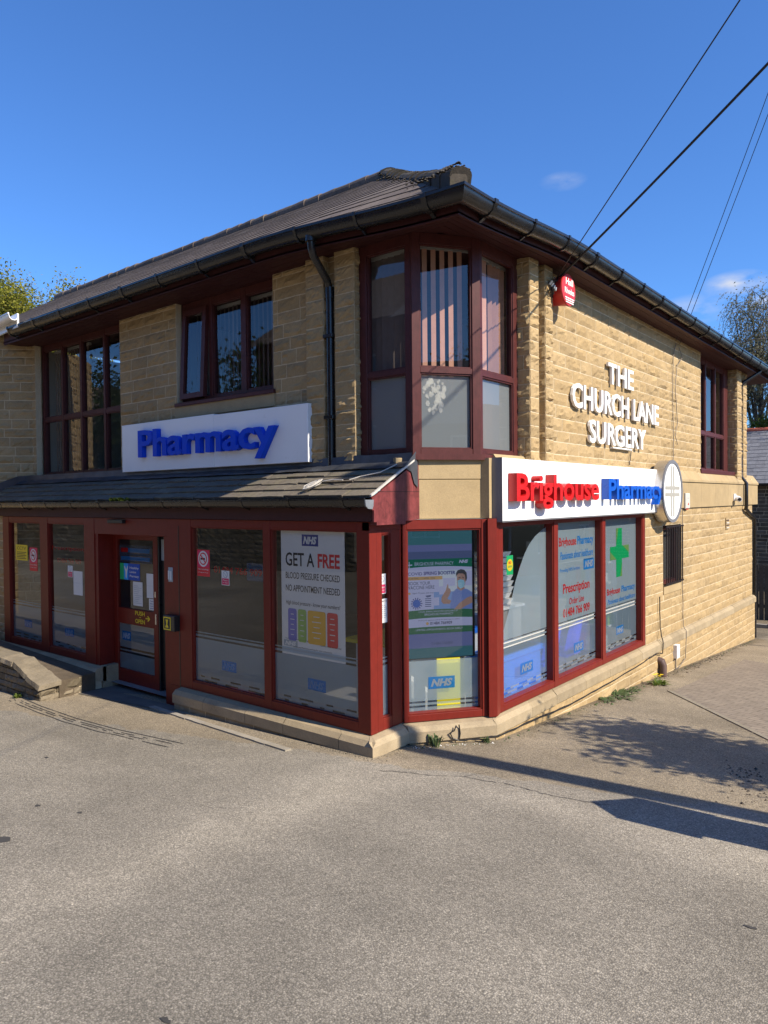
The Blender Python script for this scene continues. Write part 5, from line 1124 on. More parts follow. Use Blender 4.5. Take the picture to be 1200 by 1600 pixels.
# display screen behind the corner window
DS = thing('display_screen', (.3, .9, .84), 'tall lit display screen advertising a spring vaccine booster in the corner window', 'screen')
s0, s1, z0, z1, w_ = .062, .80, .835, 2.165, -.135
mb = MB(); mb.fb(CH, s0 - .02, s1 + .03, z0 - .01, z1 + .03, w_ - .06, w_ - .003, 'black_plastic', .004); mb.build('case', DS)
A_ = lambda u: s0 + (s1 - s0) * u
def Zp(py): return z1 - (py - 150) / (1085 - 150) * (z1 - z0)     # heights read down the screen
g = MB(); d = w_
def band(a, b, mat, k): g.frect(CH, s0, s1, Zp(b), Zp(a), d + k * .0006, mat)
band(150, 250, 'scr_teal', 0); band(250, 300, 'scr_mid', 0); band(300, 355, 'scr_deep', 0); band(355, 425, 'scr_green', 0); band(425, 740, 'scr_white', 0)
band(740, 800, 'scr_green2', 0); band(800, 860, 'scr_white', 0); band(860, 905, 'scr_green2', 0); band(905, 1010, 'scr_mid', 0); band(1010, 1085, 'scr_teal', 0)
def curve(py, amp, mat, up, k):
    pts = [(A_(i / 12), Zp(py - amp * sin(pi * (.15 + .75 * i / 12)))) for i in range(13)]; g.fpoly(CH, pts + ([(s1, Zp(py)), (s0, Zp(py))] if up else []), d + k * .0006, mat)
curve(428, 18, 'scr_white', True, 1); curve(742, 16, 'scr_green2', True, 4); curve(802, 14, 'scr_white', True, 2); curve(862, 8, 'scr_green2', True, 2); curve(296, 40, 'scr_mid', True, 1)
g.frect(CH, A_(.50), s1, Zp(735), Zp(440), d + .0008, 'scr_pale'); g.frect(CH, A_(.42), A_(.95), Zp(732), Zp(600), d + .0010, 'scr_sky')
for a, b, c, e in ((.56, .74, 500, 560), (.50, .60, 560, 620), (.42, .50, 640, 700), (.86, 1.0, 450, 560)): g.frect(CH, A_(a), A_(b), Zp(e), Zp(c), d + .0012, 'scr_white')
g.build('picture_background', DS)
g = MB()
text(g, CH, 'BRIGHOUSE PHARMACY', A_(.14), A_(.72), Zp(402), Zp(377), d + .002, 'scr_white', .0); text(g, CH, 'NHS', A_(.80), A_(.94), Zp(392), Zp(367), d + .002, 'scr_white', .05, 0, .28)
for a, b, c, e in ((.055, .065, 372, 418), (.02, .105, 392, 400)): g.frect(CH, A_(a), A_(b), Zp(e), Zp(c), d + .002, 'scr_white')
text(g, CH, 'COVID', A_(.04), A_(.25), Zp(473), Zp(450), d + .002, 'scr_navy', .01); text(g, CH, 'SPRING BOOSTER', A_(.27), A_(.745), Zp(473), Zp(447), d + .002, 'scr_navy', .03)
g.frect(CH, s0, A_(.55), Zp(508), Zp(483), d + .0014, 'scr_amber'); text(g, CH, 'STARTING 13 APRIL 2026', A_(.04), A_(.44), Zp(503), Zp(489), d + .002, 'scr_text')
text(g, CH, 'BOOK YOUR', A_(.04), A_(.37), Zp(543), Zp(519), d + .002, 'scr_text'); text(g, CH, 'VACCINE HERE', A_(.04), A_(.43), Zp(575), Zp(549), d + .002, 'scr_text'); text(g, CH, 'Aged 75 years and over', A_(.10), A_(.42), Zp(612), Zp(598), d + .002, 'scr_text')
g.lathe(CH, A_(.06), Zp(605), [(.001, d + .002), (.013, d + .002)], 'scr_amber', 10)
text(g, CH, 'COVID SPRING BOOSTERS AVAILABLE AT', A_(.19), A_(.78), Zp(748), Zp(737), d + .004, 'scr_white'); text(g, CH, 'BRIGHOUSE PHARMACY', A_(.28), A_(.71), Zp(771), Zp(755), d + .004, 'scr_white')
text(g, CH, 'Book your appointment at the pharmacy or online', A_(.19), A_(.80), Zp(812), Zp(801), d + .003, 'scr_text'); text(g, CH, '01484 766909', A_(.36), A_(.69), Zp(841), Zp(818), d + .003, 'scr_text', .02); g.lathe(CH, A_(.32), Zp(830), [(.001, d + .003), (.016, d + .003)], 'scr_amber', 12)
text(g, CH, 'LIMITED APPOINTMENTS, BOOK EARLY', A_(.15), A_(.85), Zp(884), Zp(868), d + .003, 'scr_white')
text(g, CH, '01484 766909', A_(.38), A_(.70), Zp(992), Zp(968), d + .003, 'scr_deep', .03)
cx_, cz_ = A_(.165), Zp(680); g.lathe(CH, cx_, cz_, [(.001, d + .002), (.042, d + .002)], 'scr_blue', 20)
for k in range(14):
    a = k * 2 * pi / 14; q = (cos(a), sin(a)); p_ = (-q[1], q[0])
    g.fpoly(CH, [(cx_ + q[0] * .04 + p_[0] * .003, cz_ + q[1] * .04 + p_[1] * .003), (cx_ + q[0] * .062 + p_[0] * .006, cz_ + q[1] * .062 + p_[1] * .006), (cx_ + q[0] * .062 - p_[0] * .006, cz_ + q[1] * .062 - p_[1] * .006), (cx_ + q[0] * .04 - p_[0] * .003, cz_ + q[1] * .04 - p_[1] * .003)], d + .002, 'scr_navy')
for k in range(5): g.frect(CH, A_(.29), A_(.38), Zp(650 + k * 14), Zp(644 + k * 14), d + .002, 'scr_deep')
g.fpoly(CH, [(A_(.29), Zp(624)), (A_(.38), Zp(620)), (A_(.37), Zp(634)), (A_(.32), Zp(638))], d + .002, 'scr_deep'); g.build('picture_text', DS)
g = MB()   # the pictured figure: shirt, arms, neck, head, hair and face mask
def sp(pts, mat, k): g.fpoly(CH, [(A_(u), Zp(v_)) for u, v_ in pts], d + .0016 + k * .0006, mat)
sp([(.66, 735), (.68, 660), (.70, 610), (.75, 585), (.80, 572), (.86, 578), (.93, 590), (1, 612), (1, 735)], 'scr_shirt', 0)
sp([(.77, 580), (.775, 545), (.87, 545), (.885, 582), (.83, 598)], 'scr_skin', 1)
sp([(.72, 735), (.80, 690), (.92, 650), (.985, 640), (1, 650), (1, 690), (.90, 712), (.82, 735)], 'scr_skin', 2)
sp([(.53, 672), (.535, 640), (.60, 590), (.615, 560), (.625, 545), (.637, 548), (.64, 575), (.665, 580), (.675, 600), (.655, 625), (.62, 655), (.68, 668), (.66, 692), (.56, 690)], 'scr_skin', 2)
sp([(.765, 490), (.775, 462), (.81, 452), (.87, 455), (.90, 475), (.90, 520), (.89, 556), (.85, 578), (.80, 572), (.77, 545)], 'scr_skin', 3)
sp([(.752, 495), (.755, 465), (.78, 445), (.83, 437), (.88, 443), (.915, 465), (.922, 505), (.905, 532), (.896, 512), (.89, 482), (.86, 470), (.79, 468), (.768, 480)], 'scr_hair', 4)
sp([(.775, 522), (.82, 512), (.875, 520), (.888, 545), (.87, 572), (.82, 582), (.785, 565)], 'scr_mask', 4)
sp([(.79, 497), (.82, 494), (.82, 500), (.79, 503)], 'scr_hair', 5); sp([(.845, 495), (.872, 499), (.872, 505), (.845, 500)], 'scr_hair', 5); g.build('picture_figure', DS)

# ------------------------------------------------------------------ things inside the shop
def chair(x, y, rz, label):
    t = thing('waiting_chair', (x, y, -.02), label, 'chair', 'blue waiting chairs behind the side window'); t.rotation_euler = (0, 0, rz); return t
def cparts(t):
    def part(name, fn, mat_sm=True):
        mb = MB(); fn(mb); me = mb.build(name, None, mat_sm); me.parent = t
    def seat(mb): mb.sweep([(-.22, .44), (.22, .44), (.22, .475), (-.22, .475)], 0, 1, lambda q, w_, z_: (-.21 + .43 * q, w_, z_ - .02 * (1 - q)), 'chair_blue')
    def back(mb):
        pts = [];
        for j in range(9):
            for i in range(9): u, v_ = i / 8 * 2 - 1, j / 8; ww = .22 * (1 - .18 * max(0, v_ - .7) * 3 * abs(u)); pts.append((-.23 - .08 * v_ + .05 * u * u, u * ww, .50 + .40 * v_ - .05 * abs(u) ** 3 * (v_ > .9)))
        mb.add(pts, [(j * 9 + i, j * 9 + i + 1, (j + 1) * 9 + i + 1, (j + 1) * 9 + i) for j in range(8) for i in range(8)], 'chair_blue')
    part('seat', seat); part('backrest', back)
    for a in (-.19, .19):
        for b in (-.19, .19): part('leg', lambda mb, a=a, b=b: mb.tube([(a, b, 0), (a * .95, b * .95, .46)], .011, 'steel', 8))
k1 = chair(.20, 3.72, pi, 'right blue plastic waiting chair seen hazily through the lettered side window'); cparts(k1)
k2 = k1.copy(); COL.objects.link(k2); k2.location = (.20, 3.06, -.02); k2['label'] = 'left blue plastic waiting chair seen hazily through the lettered side window'
for ch in list(k1.children): c = ch.copy(); COL.objects.link(c); c.parent = k2
ct = thing('storage_cabinet', (-.2, 2.6, -.02), 'grey storage cabinet behind the clear part of the first side window', 'cabinet')
mb = MB(); mb.box(-.75, .02, 2.05, 3.0, -.02, 1.12, 'cabinet_grey'); mb.build('carcass', ct)
mb = MB(); mb.box(-.79, .05, 2.0, 3.05, 1.12, 1.15, 'tray_white'); mb.build('worktop', ct)
tray = None
for i, (x, y) in enumerate(((-.20, 2.25), (-.22, 2.72), (-.55, 2.40))):
    mb = MB()
    for k in range(9):
        z = 1.152 + k * .075; o = random.Random(i * 20 + k).uniform(-.02, .02)
        mb.hexa([(x - .14 + o, y - .17, z), (x + .14 + o, y - .17, z), (x + .14 + o, y + .17, z), (x - .14 + o, y + .17, z), (x - .165 + o, y - .20, z + .068), (x + .165 + o, y - .20, z + .068), (x + .165 + o, y + .20, z + .068), (x - .165 + o, y + .20, z + .068)], 'tray_white')
    solo(mb, 'tray_stack', ('nearest', 'right', 'rear')[i] + ' stack of white trays on the grey cabinet behind the first side window', 'trays', 'tray stacks on the cabinet')
mb = MB(); mb.box(-.45, .0, 1.68, 2.0, -.02, .93, 'tray_white'); mb.box(-.47, .02, 1.66, 2.02, .93, .99, 'crate_blue'); solo(mb, 'storage_crate', 'white and blue storage crate standing low behind the first side window', 'crate')
mb = MB(); mb.box(.10, .46, 1.72, 2.66, -.02, .74, 'crate_blue'); mb.box(.07, .49, 1.69, 2.69, .68, .74, 'crate_blue'); solo(mb, 'storage_crate', 'bright blue plastic crate seen hazily under the curved frosting of the first side window', 'crate')
yt = thing('display_table', (-.65, 1.1, -.02), 'bright yellow display table inside the corner of the shop', 'table')
mb = MB(); mb.box(-1.0, -.06, .72, 1.5, .90, .94, 'table_yellow'); mb.build('table_top', yt)
mb = MB(); mb.box(-.92, -.14, .84, 1.42, -.02, .90, 'tray_white'); mb.build('pedestal', yt)
mb = MB(); mb.fb(CH, .40, .66, -.02, .82, -.16, -.14, 'table_yellow'); solo(mb, 'display_board', 'narrow yellow board seen through the frosting below the display screen', 'board')
rnd = random.Random(77)
def shelf(x0, x1, y, depth, label, seed):
    t = thing('shelf_unit', ((x0 + x1) / 2, y, -.02), label, 'shelf', 'shop shelf units'); rnd = random.Random(seed); mb = MB()
    mb.box(x0, x1, y + depth, y + depth + .02, -.02, 1.75, 'tray_white')
    for z in (.10, .50, .85, 1.18, 1.5): mb.box(x0, x1, y, y + depth, z - .025, z, 'tray_white')
    mb.build('frame', t); mb = MB()
    for z in (.10, .50, .85, 1.18):
        x = x0 + .03
        while x < x1 - .08:
            wd = rnd.uniform(.05, .13); h = rnd.uniform(.10, .25); mb.box(x, x + wd * .92, y + .02, y + depth * .8, z, z + h, rnd.choice(('paper', 'paper', 'interior_white', 'ink_grey', 'ink_cyan', 'ink_lime', 'ink_red', 'ink_purple'))); x += wd
    mb.build('packets', t)
shelf(-1.45, .15, 5.6, .35, 'long white shelf unit of packets along the back of the shop', 1); shelf(-3.1, -1.7, 4.2, .35, 'white shelf unit of packets deeper inside the shop on the left', 2)

# ------------------------------------------------------------------ low stone planter wall left of the door
LW = thing('low_stone_wall', (-7, -.9, -.1), 'low rough stone wall with sloping coping stones left of the entrance', 'low wall')
f1 = Fm((-4.66, -.93), (.56, 1)); mb = MB()
def rows(fm, L, hfun, seed):
    rnd = random.Random(seed); z = -.35
    while z < .5:
        h = rnd.uniform(.075, .12); x = 0
        while x < L:
            l = rnd.uniform(.22, .5); x2 = min(L, x + l); x2 = L if L - x2 < .12 else x2; top = min(hfun(x), hfun(x2))
            if z < top - .02: block(mb, fm, (x, x2, z, min(z + h, top)), 0, 'grey_stone', rnd, .03, .045)
            x = x2
        z += h
FW = Fm((-9.6, -.96), (1, 0)); LL = 9.6 - 4.70
hf = lambda x: .345 if x < LL - .75 else .345 - (x - LL + .75) / .75 * .22
rows(FW, LL, hf, 3); EW = Fm((-4.70, -.96), (-.16, 1)); rows(EW, .62, lambda x: .125 + .06 * min(1, x / .5), 4)
mb.zprism([(-9.6, -.94), (-4.72, -.94), (-4.80, -.35), (-9.6, -.35)], -.4, lambda x, y: hf(min(LL, x + 9.6)) - .01, 'mortar'); mb.build('masonry', LW)
mb = MB(); rnd = random.Random(6); xs = [-9.6, -8.9, -8.2, -7.5, -6.85, -6.2, -5.75, -5.42, -5.0, -4.66]
for a, b in zip(xs[:-1], xs[1:]):
    za, zb = hf(a + 9.6), hf(min(LL, b + 9.6)); w0 = rnd.uniform(-.02, .02); vs = []
    for x, z in ((a + .006, za), (b - .006, zb)):
        vs += [(x, -1.0 + w0, z - .01), (x, -.70, z + .01), (x, -.70, z + .065), (x, -.985 + w0, z + .05)]
    N_ = 6; vv = []
    for i in range(N_ + 1):
        for k in range(4):
            p, q = Vector(vs[k]), Vector(vs[4 + k]); r = p + (q - p) * (i / N_); r += Vector((0, .018 * noise.noise(r * 7), .014 * noise.noise(r * 6 + Vector((5, 0, 0))))); vv.append(r)
    mb.add(vv, [(i * 4 + k, (i + 1) * 4 + k, (i + 1) * 4 + (k + 1) % 4, i * 4 + (k + 1) % 4) for i in range(N_) for k in range(4)] + [(0, 1, 2, 3), (N_ * 4 + 3, N_ * 4 + 2, N_ * 4 + 1, N_ * 4)], 'grey_stone')
mb.zprism([(-9.6, -.70), (-4.72, -.70), (-4.86, -.12), (-9.6, -.12)], -.3, lambda x, y: hf(min(LL, x + 9.6)) + .04 - .10 * (y + .70), 'dark_stone')
mb.build('coping_stones', LW)

# ------------------------------------------------------------------ weeds and litter at the wall foot
def weed(x, y, h, n, label, mat='weed_green', seed=1, sp_=.06):
    mb = MB(); blades(mb, (x, y, gz(x, y) - .01), n, h, sp_, mat, seed, .010); return solo(mb, 'weed', label, 'weed')
weed(.33, .60, .17, 26, 'dark green weed with a withered stalk at the foot of the corner plinth', seed=2, sp_=.11)
weed(.66, 1.06, .08, 12, 'tiny weed at the plinth foot below the red corner post', seed=3, sp_=.05)
weed(-5.15, -1.05, .08, 26, 'small bright weed at the foot of the low stone wall', 'leaf_shrub', 4, .09)
dn = thing('dandelion', (.93, 5.55, gz(.93, 5.55)), 'yellow flowering dandelion at the edge of the block paving', 'plant')
mb = MB(); blades(mb, (.93, 5.55, gz(.93, 5.55)), 44, .07, .15, 'leaf_shrub', 5, .014); mb.build('leaves', dn)
mb = MB(); rnd = random.Random(3)
for k in range(5):
    x, y = .93 + rnd.uniform(-.08, .08), 5.52 + rnd.uniform(-.08, .08); z = gz(x, y) + rnd.uniform(.12, .17); mb.tube([(.93, 5.55, gz(.93, 5.55)), (x, y, z)], .004, 'leaf_green', 5)
    for i in range(11): a = i * 2 * pi / 11; mb.add([(x, y, z + .012), (x + .028 * cos(a - .22), y + .028 * sin(a - .22), z + .016), (x + .028 * cos(a + .22), y + .028 * sin(a + .22), z + .016)], [(0, 1, 2)], 'dandelion_yellow')
mb.build('flower_heads', dn)
mb = MB(); rnd = random.Random(14)
def scatter(n, fx, r0, r1, mats):
    for _ in range(n):
        x, y = fx(); z = gz(x, y); r = rnd.uniform(r0, r1); h = r * rnd.uniform(.3, .9); a = rnd.uniform(0, 6)
        vs = [(x + r * cos(a + t) * rnd.uniform(.7, 1.2), y + r * sin(a + t) * rnd.uniform(.7, 1.2), z - .002) for t in (0, 1.25, 2.5, 3.8, 5)] + [(x, y, z + h)]
        mb.add(vs, [(0, 1, 5), (1, 2, 5), (2, 3, 5), (3, 4, 5), (4, 0, 5)], rnd.choice(mats))
scatter(420, lambda: (.73 + abs(rnd.gauss(0, .05)), rnd.uniform(1.2, 12.5)), .006, .022, ('debris', 'debris', 'weed_green', 'grey_stone'))
scatter(120, lambda: (.76 + abs(rnd.gauss(0, .07)), rnd.gauss(4.3, .35)), .012, .032, ('debris', 'weed_green', 'weed_green'))
scatter(150, lambda: (.74 + abs(rnd.gauss(0, .09)), rnd.gauss(8.2, .9)), .010, .03, ('debris', 'dark_stone'))
scatter(150, lambda: (lambda u: (.13 + .57 * u + .03 + abs(rnd.gauss(0, .03)), .45 + .75 * u - abs(rnd.gauss(0, .05))))(rnd.random()), .004, .014, ('debris', 'weed_green', 'grey_stone', 'paper'))
scatter(160, lambda: (rnd.uniform(-.7, .15), -.15 - abs(rnd.gauss(0, .03))), .004, .012, ('debris', 'debris', 'debris', 'grey_stone'))
scatter(120, lambda: (.15 + abs(rnd.gauss(0, .04)), rnd.uniform(-.15, .45)), .004, .012, ('debris', 'grey_stone', 'plinth_stone'))
scatter(60, lambda: (rnd.gauss(2.95, .12), rnd.gauss(1.75, .15)), .006, .022, ('debris', 'debris', 'black_plastic'))
scatter(60, lambda: (rnd.gauss(3.15, .12), rnd.gauss(1.2, .22)), .006, .02, ('debris', 'bark'))
mb.build('leaf_litter', None, kind='stuff', label='dirt, grit and dead leaves gathered along the wall foot', category='litter')
mb = MB()
for y in [i * .14 for i in range(0, 32)]:
    pass
blades(mb, (.77, 4.3, gz(.77, 4.3)), 50, .05, .28, 'weed_green', 8, .012); blades(mb, (.77, 4.75, gz(.77, 4.75)), 30, .05, .2, 'weed_green', 9, .012); blades(mb, (.80, 3.9, gz(.8, 3.9)), 22, .035, .16, 'weed_green', 10, .012)
solo(mb, 'weed_patch', 'straggling patch of dull weeds along the foot of the sunlit side wall', 'weeds', kind='stuff')

# ------------------------------------------------------------------ trees
def tree(name, label, base, crown, rad, mat, nleaf, seed, leaf=.06, tr=.14, nl=9, drop=0.0, clump=.32, group=None, cat='tree', bare=.0, strands=0):
    t = thing(name, base, label, cat, group); rnd = random.Random(seed); mb = MB(); b = Vector(base); c = Vector(crown); r = Vector(rad)
    mb.tube([b - Vector((0, 0, .3)), b + (c - b) * .35 + Vector((rnd.uniform(-.1, .1), rnd.uniform(-.1, .1), 0)), b + (c - b) * .75, c + Vector((0, 0, r.z * .3))], [tr, tr * .8, tr * .55, tr * .2], 'bark', 9)
    tips = []
    for i in range(nl):
        a = i * 2.4 + rnd.uniform(-.4, .4); s_ = b + (c - b) * rnd.uniform(.35, .9); e = c + Vector((r.x * cos(a) * rnd.uniform(.5, .95), r.y * sin(a) * rnd.uniform(.5, .95), r.z * rnd.uniform(-.6, .9)))
        m_ = (s_ + e) / 2 + Vector((0, 0, r.z * .15)); mb.tube([s_, m_, e], [tr * .35, tr * .2, tr * .05], 'bark', 6); tips += [e, (m_ + e) / 2]
        for _ in range(5):
            s2 = m_ + (e - m_) * rnd.random(); d = Vector((rnd.gauss(0, 1), rnd.gauss(0, 1), rnd.gauss(.3, .8))).normalized(); e2 = s2 + Vector((d.x * r.x, d.y * r.y, d.z * r.z)) * rnd.uniform(.25, .5)
            mb.tube([s2, (s2 + e2) / 2 + Vector((0, 0, .05)), e2], [tr * .12, tr * .08, tr * .03], 'bark', 4); tips += [e2, (s2 + e2) / 2]
            if bare:
                for _ in range(int(bare)): d2 = Vector((rnd.gauss(0, 1), rnd.gauss(0, 1), rnd.gauss(.2, 1))).normalized(); mb.tube([e2, e2 + d2 * r.x * .12, e2 + d2 * r.x * .22 + Vector((0, 0, -.05))], tr * .025, 'bark', 3); tips.append(e2 + d2 * r.x * .2)
    lv = MB()
    for i in range(strands):
        q = rnd.choice(tips) + Vector((rnd.gauss(0, .25), rnd.gauss(0, .25), rnd.gauss(0, .25))); L = rnd.uniform(.5, 1.5); d = Vector((rnd.gauss(0, .25) - .12, rnd.gauss(0, .25), .1)); pts = [q]
        for k in range(5): d = d + Vector((0, 0, -.22)); pts.append(pts[-1] + d.normalized() * L / 5)
        mb.tube(pts, [.008, .007, .006, .005, .004, .003], 'bark', 3, False)
        for k in range(16):
            u = rnd.uniform(.4, 5); i0 = min(4, int(u)); p_ = pts[i0] + (pts[i0 + 1] - pts[i0]) * (u - i0); s_ = leaf * rnd.uniform(.7, 1.3); a = Vector((rnd.gauss(0, .6), rnd.gauss(0, .6), -.8)).normalized(); o = a.cross(Vector((rnd.gauss(0, 1), rnd.gauss(0, 1), rnd.gauss(0, 1)))).normalized()
            lv.add([p_, p_ + a * s_ + o * s_ * .32, p_ + a * s_ * 2, p_ + a * s_ - o * s_ * .32], [(0, 1, 2, 3)], mat)
    mb.build('trunk', t); mb = lv
    sig = clump * (r.x + r.y + r.z) / 3 * .55
    for i in range(nleaf):
        q = rnd.choice(tips) + Vector((rnd.gauss(0, sig), rnd.gauss(0, sig), rnd.gauss(0, sig) - drop * abs(rnd.gauss(0, 1)))); s_ = leaf * rnd.uniform(.5, 1.4)
        d = Vector((rnd.gauss(0, 1), rnd.gauss(0, 1), rnd.gauss(0, .7) - drop * 2)).normalized(); o = d.cross(Vector((rnd.gauss(0, 1), rnd.gauss(0, 1), rnd.gauss(0, 1)))).normalized()
        mb.add([q - d * s_, q + o * s_ * .5, q + d * s_, q - o * s_ * .5], [(0, 1, 2, 3)], mat)
    mb.build('crown', t); return t
def gpt(x, y, dz=0): return (x, y, gz(x, y) + dz)
tree('leafy_tree', 'fresh yellow green tree rising behind the left end of the main roof', (-21.5, 7.4, -.8), (-21.5, 7.4, 8.9), (2.3, 2.1, 1.8), 'leaf_spring', 52000, 21, .05, .22, 18, clump=.27)
tree('leafy_tree', 'far yellow green tree at the extreme left behind the splayed wall', (-27, 6.5, -.8), (-27, 6.5, 8.6), (2.4, 2.4, 2.0), 'leaf_spring', 14000, 22, .06, .22, 10)
tree('willow_tree', 'tall grey green willow with sparse leaves behind the right end of the eaves', (-3.1, 33, -1.2), (-3.2, 33, 9.2), (2.4, 2.6, 3.0), 'leaf_willow', 9000, 23, .05, .22, 16, .1, .22, bare=1, strands=1700)
tree('willow_tree', 'nearly bare tall tree leaning in at the right frame edge above the red ridge', (-.2, 31, -1.2), (-1.0, 31, 9.6), (2.3, 2.4, 3.4), 'leaf_willow', 3000, 24, .05, .20, 16, .1, .24, bare=3, strands=500)
tree('evergreen_shrub', 'bright green bush just above the red ridged slate roof', (-1.6, 31.5, -1.2), (-1.6, 31.5, 5.6), (1.9, 1.4, 1.3), 'leaf_shrub', 12000, 25, .08, .12, 10, clump=.34, cat='bush')
# trees and street outside the frame, which throw shadows and show in the glass
tree('garden_tree', 'small leafy garden tree right of the view whose shadow falls on the tarmac', gpt(6.9, 2.55), (6.6, 2.45, 3.30), (1.2, .75, .62), 'leaf_shrub', 9000, 26, .06, .07, 10, clump=.4)
tree('street_tree', 'broad dark tree across the road seen reflected in the upper windows', gpt(-17, -13.5), (-17, -13.5, 5.2), (2.6, 2.6, 3.0), 'leaf_dark', 9000, 27, .12, .22, 10)
tree('street_tree', 'second dark tree farther along the road seen only in reflections', gpt(-26, -13), (-26, -13, 6.2), (3, 3, 3.6), 'leaf_dark', 9000, 28, .13, .22, 10)
tree('street_tree', 'bare branched tree east of the corner reflected in the bay glass', gpt(33, -4), (33, -4, 9.6), (3.5, 3.5, 4), 'leaf_willow', 6000, 29, .10, .25, 12, bare=2)

# ------------------------------------------------------------------ neighbour behind on the right, its fence and kerb
HN = thing('neighbour_house', (3, 30, -1.6), 'dark stone outbuilding with grey slate roof and red ridge tiles behind the right corner', 'building')
HF = Fm((-4.5, 27.0), (1, 0)); mb = MB(); stone_wall('', HF, 0, 14, -2, 3.05, 0, [(4.6, 5.5, .2, 1.0)], None, 'dark_stone', 51, .02, .09, lmin=.25, lmax=.6, mb=mb); mb.box(-4.5, 9.5, 27.1, 33, -2, 3.0, 'dark_stone'); mb.build('wall', HN)
mb = MB(); rnd = random.Random(52); hp = radians(40); ch_, sh_ = cos(hp), sin(hp)
for k in range(15):
    u0, u1 = k * .25, k * .25 + .28; x = -5.0 - rnd.uniform(0, .3)
    while x < 9.7:
        x2 = x + .32; p = lambda x, u, h: (x, 26.7 + u * ch_ - h * sh_, 3.0 + u * sh_ + h * ch_); h = .015 + rnd.uniform(-.003, .004)
        mb.add([p(x + .004, u0, 0), p(x2 - .004, u0, 0), p(x2 - .004, u0, h), p(x + .004, u0, h), p(x2 - .004, u1, .002), p(x + .004, u1, .002)], [(0, 1, 2, 3), (3, 2, 4, 5)], 'house_slate'); x = x2
mb.poly([(-5, 26.7, 2.99), (9.8, 26.7, 2.99), (9.8, 26.7 + 3.7 * ch_, 2.98 + 3.7 * sh_), (-5, 26.7 + 3.7 * ch_, 2.98 + 3.7 * sh_)], 'house_slate')
mb.poly([(-5, 26.7 + 3.7 * ch_, 2.98 + 3.7 * sh_), (9.8, 26.7 + 3.7 * ch_, 2.98 + 3.7 * sh_), (9.8, 33, 3.0), (-5, 33, 3.0)], 'house_slate'); rf = mb.build('roof', HN)
mb = MB()
for i in range(34): x = -5 + i * .435; mb.tube([(x, 26.7 + 3.72 * ch_, 2.98 + 3.72 * sh_), (x + .43, 26.7 + 3.72 * ch_, 2.98 + 3.72 * sh_)], .11, 'ridge_red', 10)
mb.build('ridge_tiles', rf)
mb = MB(); mb.sweep(gsec(3.0, 1.1), 0, 1, lambda t, w_, z_: (-5 + 14.8 * t, 26.72 - w_, z_), 'gutter_black'); mb.build('gutter', HN)
fn_ = thing('wooden_fence', (3, 18.5, -1.3), 'dark upright board fence in shade beyond the far right corner', 'fence')
mb = MB(); rnd = random.Random(61)
for i in range(52): x = -1.2 + i * .145; mb.box(x, x + .13, 18.5, 18.52 + .004 * (i % 3), gz(x, 18.5) - .05, .43 + rnd.uniform(-.02, .02), 'fence_wood')
mb.build('boards', fn_)
for i in range(4): mb = MB(); mb.box(-1.25 + i * 2.2, -1.15 + i * 2.2, 18.53, 18.63, gz(0, 18.5) - .1, .46, 'fence_wood'); mb.build('post', fn_)
mb = MB(); mb.box(-1.2, 6.3, 18.523, 18.56, -.85, -.75, 'fence_wood'); mb.box(-1.2, 6.3, 18.523, 18.56, .15, .25, 'fence_wood'); mb.build('rail', fn_)
mb = MB()
for i in range(9): x = -.8 + i * .62; mb.box(x, x + .612, 15.7, 15.82, gz(x, 15.7) - .1, gz(x, 15.7) + .11, 'concrete')
solo(mb, 'garden_edging', 'row of pale concrete edging blocks on the ground before the dark fence', 'edging')
# unseen shapes added outside the frame on the right for their cast shadows
gp = thing('shadow_post', (4.05, .25, gz(4.05, .25)), 'unseen stone post with pointed cap added right of the view to cast a blade shaped shadow', 'gatepost')
mb = MB(); gx0, gx1, gy0, gy1, gb = 3.88, 4.30, .0, .44, gz(4, .2) - .2; mb.box(gx0, gx1, gy0, gy1, gb, 1.20, 'grey_stone'); mb.build('shaft', gp)
mb = MB(); mb.box(gx0 - .05, gx1 + .05, gy0 - .05, gy1 + .05, 1.20, 1.26, 'grey_stone'); mb.add([(gx0 - .04, gy0 - .04, 1.262), (gx1 + .04, gy0 - .04, 1.262), (gx1 + .04, gy1 + .04, 1.262), (gx0 - .04, gy1 + .04, 1.262), (4.08, .20, 1.68)], [(0, 1, 4), (1, 2, 4), (2, 3, 4), (3, 0, 4), (3, 2, 1, 0)], 'grey_stone'); mb.build('cap', gp)
mb = MB(); stone_wall('', Fm((4.4, .1), (1, 0)), 0, 2.2, -.2, 1.0, 0, [], None, 'grey_stone', 71, mb=mb); mb.box(4.4, 6.6, -.0 + .1, .40, -.2, .99, 'grey_stone'); solo(mb, 'shadow_wall', 'unseen low stone wall added behind the shadow casting post right of the view', 'wall')  # unseen wall added with the post for the same ground shadow
mb = MB()  # unseen boards added to throw the shadow on the far wall foot
for i in range(16): mb.box(2.15 + i * .145, 2.28 + i * .145, 11.75, 11.77, gz(2.2, 11.7) - .05, .62 + .012 * i, 'fence_wood')
for z in (-.3, .3): mb.box(2.15, 4.5, 11.77, 11.81, z, z + .08, 'fence_wood')
solo(mb, 'shadow_panel', 'unseen wooden panel added right of the view to shade the far end of the side wall', 'fence')

